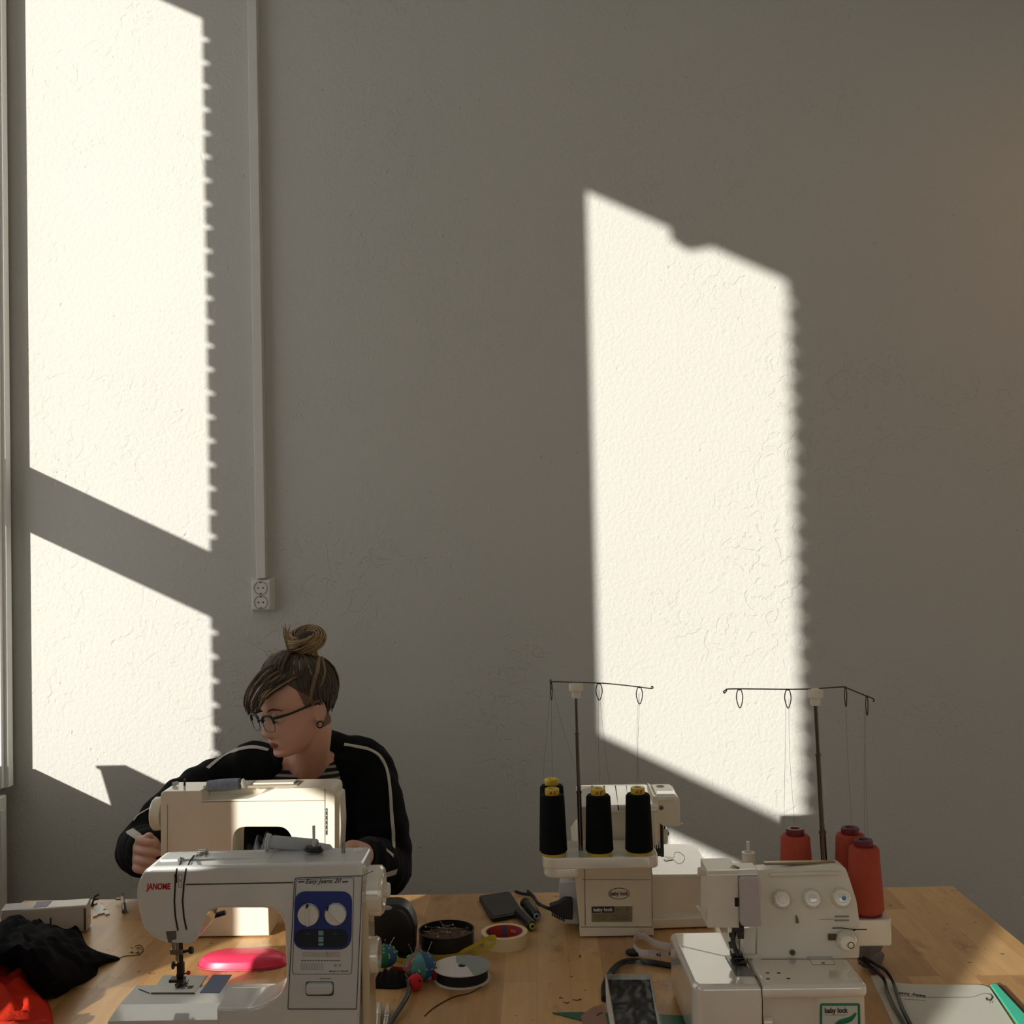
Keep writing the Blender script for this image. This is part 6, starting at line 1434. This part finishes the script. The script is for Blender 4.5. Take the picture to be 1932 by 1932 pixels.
# gathered hair under the bun and the coiled bun
bb = PY(575, 1243, 2.57); BC = PY(577, 1207, 2.575)
gt = MB()
for k in range(120):
    a = 2*pi*rh.random(); r0 = .040*sqrt(rh.random()); p0 = bb+V3((r0*cos(a)*1.15, r0*sin(a), -.012-.2*r0)); p3 = BC+V3((.024*cos(a+.5), .022*sin(a+.5), -.004))
    gt.tube(spline([p0, (p0*.6+p3*.4)+V3((-.006*cos(a),-.006*sin(a),.0)), p3], 5), .0018, 5)
bo = gt.build('hair_bun', M_hl, person, ang=180, label='messy blond top knot')
axb = V3((-.10,-.45,.85)).normalized(); ux = axb.orthogonal().normalized(); uy = axb.cross(ux)
co = MB(); cd_ = MB(); cd_.ball(BC+axb*.004, (.028,.026,.018))
for k in range(150):
    a0 = rh.random()*6.28; ln = rh.uniform(1.5, 4.2); R0 = .028+rh.uniform(-.003,.004); r1 = .0165*sqrt(rh.uniform(.45,1)); ph = rh.random()*6.28; tw = rh.uniform(.3,1.1)
    P = []
    for j in range(22):
        a = a0+ln*j/21; p_ = ph+tw*a; rr = R0+r1*cos(p_); P.append(BC+ux*rr*cos(a)+uy*rr*sin(a)*1.02+axb*(r1*1.15*sin(p_)))
    co.tube(P, [.0017*sin(pi*(j+.6)/22.5)+.0003 for j in range(22)], 5)
for k in range(16):   # flyaway tuft at the left of the bun
    p0 = PY(548+rh.uniform(-4,8), 1232, 2.56); p1 = PY(540+rh.uniform(-4,8), 1205, 2.555); p2 = PY(540+rh.uniform(-9,10), 1180+rh.uniform(-4,10), 2.555)
    co.tube(spline([p0, p1, p2], 6), [.0014*(1-i/13.)+.0003 for i in range(13)], 5)
for k in range(14):
    p0 = PY(520+rh.uniform(-25,20), 1240+rh.uniform(-4,6), 2.53); p1 = p0+V3((rh.uniform(-.02,.03), 0, rh.uniform(.004,.014)))
    co.tube(spline([p0, (p0+p1)/2+V3((0,0,.003)), p1], 4), [.0005]*9, 4)
cd_.build('bun_core', mat('bun_core_brown', (60,42,30), .7), bo); co.build('coil', M_hl, bo, ang=180)
ls = MB()
for pts in (((602,1238),(600,1262),(592,1290),(586,1318)), ((606,1238),(612,1262),(609,1283),(602,1296)), ((600,1240),(596,1264),(588,1292),(583,1322))):
    for q_ in range(3):
        P = spline([PY(x+q_*1.2, y, 2.485-.004*i) for i, (x, y) in enumerate(pts)], 6); ls.tube(P, [.0007*(1-.7*i/len(P)) for i in range(len(P))], 5)
ls.build('loose_strand', M_hl, hair, ang=180)

# striped shirt
sh = MB(); sh.ball(CH+V3((0,-.006,.035)), (.162,.103,.178)); sh.ball((CH+HIP)/2+V3((0,-.006,0)), (.150,.112,.19))
limb(sh, [((SR+NB)/2+V3((0,0,-.004)), .046), (NB+V3((0,.008,-.03)), .060), ((SL_+NB)/2+V3((0,0,-.004)), .046)])
me = fuse(sh, .005, 6); b = MB(); b.mesh(me)
NK = PY(581, 1449, 2.64)
dele = [f_ for f_ in b.bm.faces if f_.calc_center_median().z > NK.z+(f_.calc_center_median().y-2.64)*.9+1.1*abs(f_.calc_center_median().x-NK.x)**1.5]
bmesh.ops.delete(b.bm, geom=dele, context='FACES')
M_str = bpy.data.materials.new('striped_jersey'); M_str.use_nodes = True; nt = M_str.node_tree
tc = nt.nodes.new('ShaderNodeTexCoord'); wv = nt.nodes.new('ShaderNodeTexWave'); wv.bands_direction = 'Z'; wv.inputs['Scale'].default_value = 22; wv.inputs['Distortion'].default_value = .6
nt.links.new(tc.outputs['Object'], wv.inputs[0]); rp = nt.nodes.new('ShaderNodeValToRGB'); rp.color_ramp.interpolation = 'CONSTANT'
rp.color_ramp.elements[0].color = (.012,.012,.015,1); rp.color_ramp.elements[1].color = (.30,.285,.26,1); rp.color_ramp.elements[1].position = .62
nt.links.new(wv.outputs[0], rp.inputs[0]); nt.links.new(rp.outputs[0], nt.nodes['Principled BSDF'].inputs['Base Color']); nt.nodes['Principled BSDF'].inputs['Roughness'].default_value = .9
b.build('striped_shirt', M_str, person, ang=180)

# track jacket
jk = MB()
jk.ball(CH+V3((0,.0,.030)), (.178,.112,.180)); jk.ball((CH+HIP)/2+V3((0,0,0)), (.168,.122,.20)); jk.ball(HIP+V3((0,.0,.03)), (.175,.13,.10))
limb(jk, [(SR*.7+NB*.3+V3((0,0,.012)), .058), (PY(478,1434,2.69), .050), (PY(530,1450,2.68), .050), (NB+V3((0,.055,.015)), .050), (PY(622,1420,2.72), .052), ((SL_*.75+NB*.25)+V3((0,0,.004)), .056)])
m1 = SR*.5+ER*.5+V3((-.012,0,.02)); cuffR = ER*.32+WR*.68; cuffL = EL*.32+WL*.68
limb(jk, [(NB*.45+SR*.55+V3((0,.005,0)), .060), (SR+V3((0,0,-.004)), .066), (m1, .060), (ER+V3((-.006,0,.0)), .060), (ER*.55+WR*.45+V3((0,0,-.004)), .054), (cuffR, .040)])
m2 = SL_*.5+EL*.5+V3((.012,0,0))
limb(jk, [(NB*.45+SL_*.55+V3((0,.005,0)), .060), (SL_+V3((0,0,-.004)), .066), (m2, .062), (EL+V3((.004,0,0)), .062), (EL*.55+WL*.45, .056), (cuffL, .040)])
me = fuse(jk, .0055, 8)
b = MB(); b.mesh(me)
for v in b.bm.verts:
    p_ = v.co; s_ = 0
    for (a, b_, c_) in ((SR, ER, 46), (ER, WR, 60), (SL_, EL, 46), (EL, WL, 60)):
        d_ = (b_-a).normalized(); t = (p_-a).dot(d_); r = (p_-a-d_*t).length
        if -.03 < t < (b_-a).length+.03 and r < .11: s_ += sin(t*c_*2+5*noise.noise(p_*9))*.0032*(.4+abs(noise.noise(p_*7)))
    v.co += v.normal*(s_+.005*noise.noise(p_*13)+.002*noise.noise(p_*34))
VX0, VX1 = PY(547,1452,2.64).x, PY(613,1452,2.64).x; xm_ = (VX0+VX1)/2
def open_front(c):
    if c.y > CH.y+.01: return False
    hw = (VX1-VX0)/2*min(1.0, max(0.0, (c.z-.80)/.13)); return abs(c.x-xm_-.0) < hw
top_cut = lambda c: c.z > NB.z+.022 and (c-NB-V3((0,.02,c.z-NB.z))).length < .085
bmesh.ops.delete(b.bm, geom=[f_ for f_ in b.bm.faces if open_front(f_.calc_center_median())], context='FACES')
jacket = b.build('jacket', mat('black_track_jacket', (7,8,10), .9, bump=.25, bump_scale=260, spec=.2), person, ang=180, label='black track jacket')
so_ = jacket.modifiers.new('thickness', 'SOLIDIFY'); so_.thickness = .003; so_.offset = -1
# standing collar
b = MB(); M_blk = bpy.data.materials['black_track_jacket']
arc = []
for k in range(15):
    a = radians(-62+k*304/14+90-90); a = radians(-150+ k*300/14)
    arc.append(a)
def col(i, j):
    a = arc[i]; t = j/4; c_ = PY(567,1428,2.675)+V3((0,-.012*t,0)); r = .064-.004*t
    return c_+V3((r*sin(a)*1.08, r*cos(a)*1.0, -.010+.058*t*(.62+.38*cos(a))+.012*cos(a)))
b.grid(col, 15, 5)
c_o = b.build('collar', M_blk, jacket, ang=180); s3 = c_o.modifiers.new('thickness', 'SOLIDIFY'); s3.thickness = .006; s3.offset = 0
# white tapes sewn along the sleeves
dg = bpy.context.evaluated_depsgraph_get()
jm = jacket.data; jo = ORG[jacket.name]
jb = BVHTree.FromPolygons([tuple(v.co+jo) for v in jm.vertices], [tuple(p.vertices) for p in jm.polygons])
M_tape_w = mat('white_sleeve_tape', (196,192,184), .8)
def tape(px, w, lab=None):
    P = spline([V3((x, y, 0)) for x, y in px], 6); pts = []
    for p_ in P:
        d_ = ray(p_.x, p_.y).normalized(); h_, n_, _, _ = jb.ray_cast(CAMLOC, d_, 5)
        if h_ and h_.y > 2.2: pts.append((h_, n_ if n_.dot(d_) < 0 else -n_))
    if len(pts) < 3: return
    b = bmesh.new(); rows = []
    for i, (p_, n_) in enumerate(pts):
        t_ = (pts[min(i+1,len(pts)-1)][0]-pts[max(i-1,0)][0]).normalized(); s_ = n_.cross(t_).normalized(); p_ = p_+n_*.0012
        rows.append([b.verts.new(p_-s_*w/2), b.verts.new(p_-s_*w/2+n_*.0012), b.verts.new(p_+s_*w/2+n_*.0012), b.verts.new(p_+s_*w/2)])
    for A_, B_ in zip(rows, rows[1:]):
        for j in range(4): b.faces.new((A_[j], A_[(j+1)%4], B_[(j+1)%4], B_[j]))
    b.faces.new(rows[0]); b.faces.new(rows[-1][::-1]); bmesh.ops.recalc_face_normals(b, faces=b.faces)
    m_ = MB(); m_._take(b); m_.build('sleeve_stripe', M_tape_w, jacket, ang=180)
tape([(506,1416),(486,1411),(466,1411),(440,1418),(414,1432),(392,1450)], .010)
tape([(649,1405),(672,1409),(695,1414),(717,1428),(730,1455),(736,1498),(738,1530),(742,1570),(742,1600)], .008)
tape([(722,1651),(735,1648),(747,1644)], .012); tape([(728,1604),(734,1609),(741,1615)], .008)
tape([(245,1568),(252,1573),(262,1580)], .016); tape([(253,1549),(262,1538),(275,1530),(288,1522)], .004)
# trousers and shoes
tr = MB()
for s in (-1, 1):
    K_ = V3((HIP.x+s*.13, 2.56, .55)); A_ = V3((HIP.x+s*.14, 2.62, .10))
    limb(tr, [(HIP+V3((s*.09,0,-.01)), .092), ((HIP+K_)/2+V3((s*.07,0,0)), .078), (K_, .064), ((K_+A_)/2+V3((0,.02,.03)), .060), (A_+V3((0,0,.03)), .050)])
tr.ball(HIP+V3((0,0,-.01)), (.178,.128,.105)); me = fuse(tr, .008, 5); b = MB(); b.mesh(me); b.build('trousers', mat('dark_denim', (28,32,44), .85, noise_amt=.2, noise_scale=200), person, ang=180)
for s in (-1, 1):
    A_ = V3((HIP.x+s*.14, 2.62, .10)); b = MB()
    b.tube([A_+V3((0,.045,-.058)), A_+V3((0,.0,-.055)), A_+V3((0,-.05,-.062)), A_+V3((s*.01,-.12,-.068)), A_+V3((s*.012,-.175,-.075))], [(.030,.030),(.042,.042),(.034,.044),(.028,.047),(.016,.034)], 18, flat=(0,0,1)); b.build('shoe', P_blackm, person)
# stool the person sits on
sx = HIP.x; stl = thing('work_stool', 'round wooden stool under the seated person', 'stool', (sx, 2.90, 0))
MB().lathe([(0,.415),(.165,.415),(.175,.422),(.175,.438),(.168,.446),(0,.446)], (sx,2.90,-.014), (0,0,1), 40).build('seat', mat('stool_wood', (170,126,80), .5), stl)
for k in range(4):
    a = radians(45+90*k); MB().cyl((sx+.20*cos(a), 2.90+.20*sin(a), 0), (sx+.11*cos(a), 2.90+.11*sin(a), .403), .014).build('leg', P_dsteel, stl)
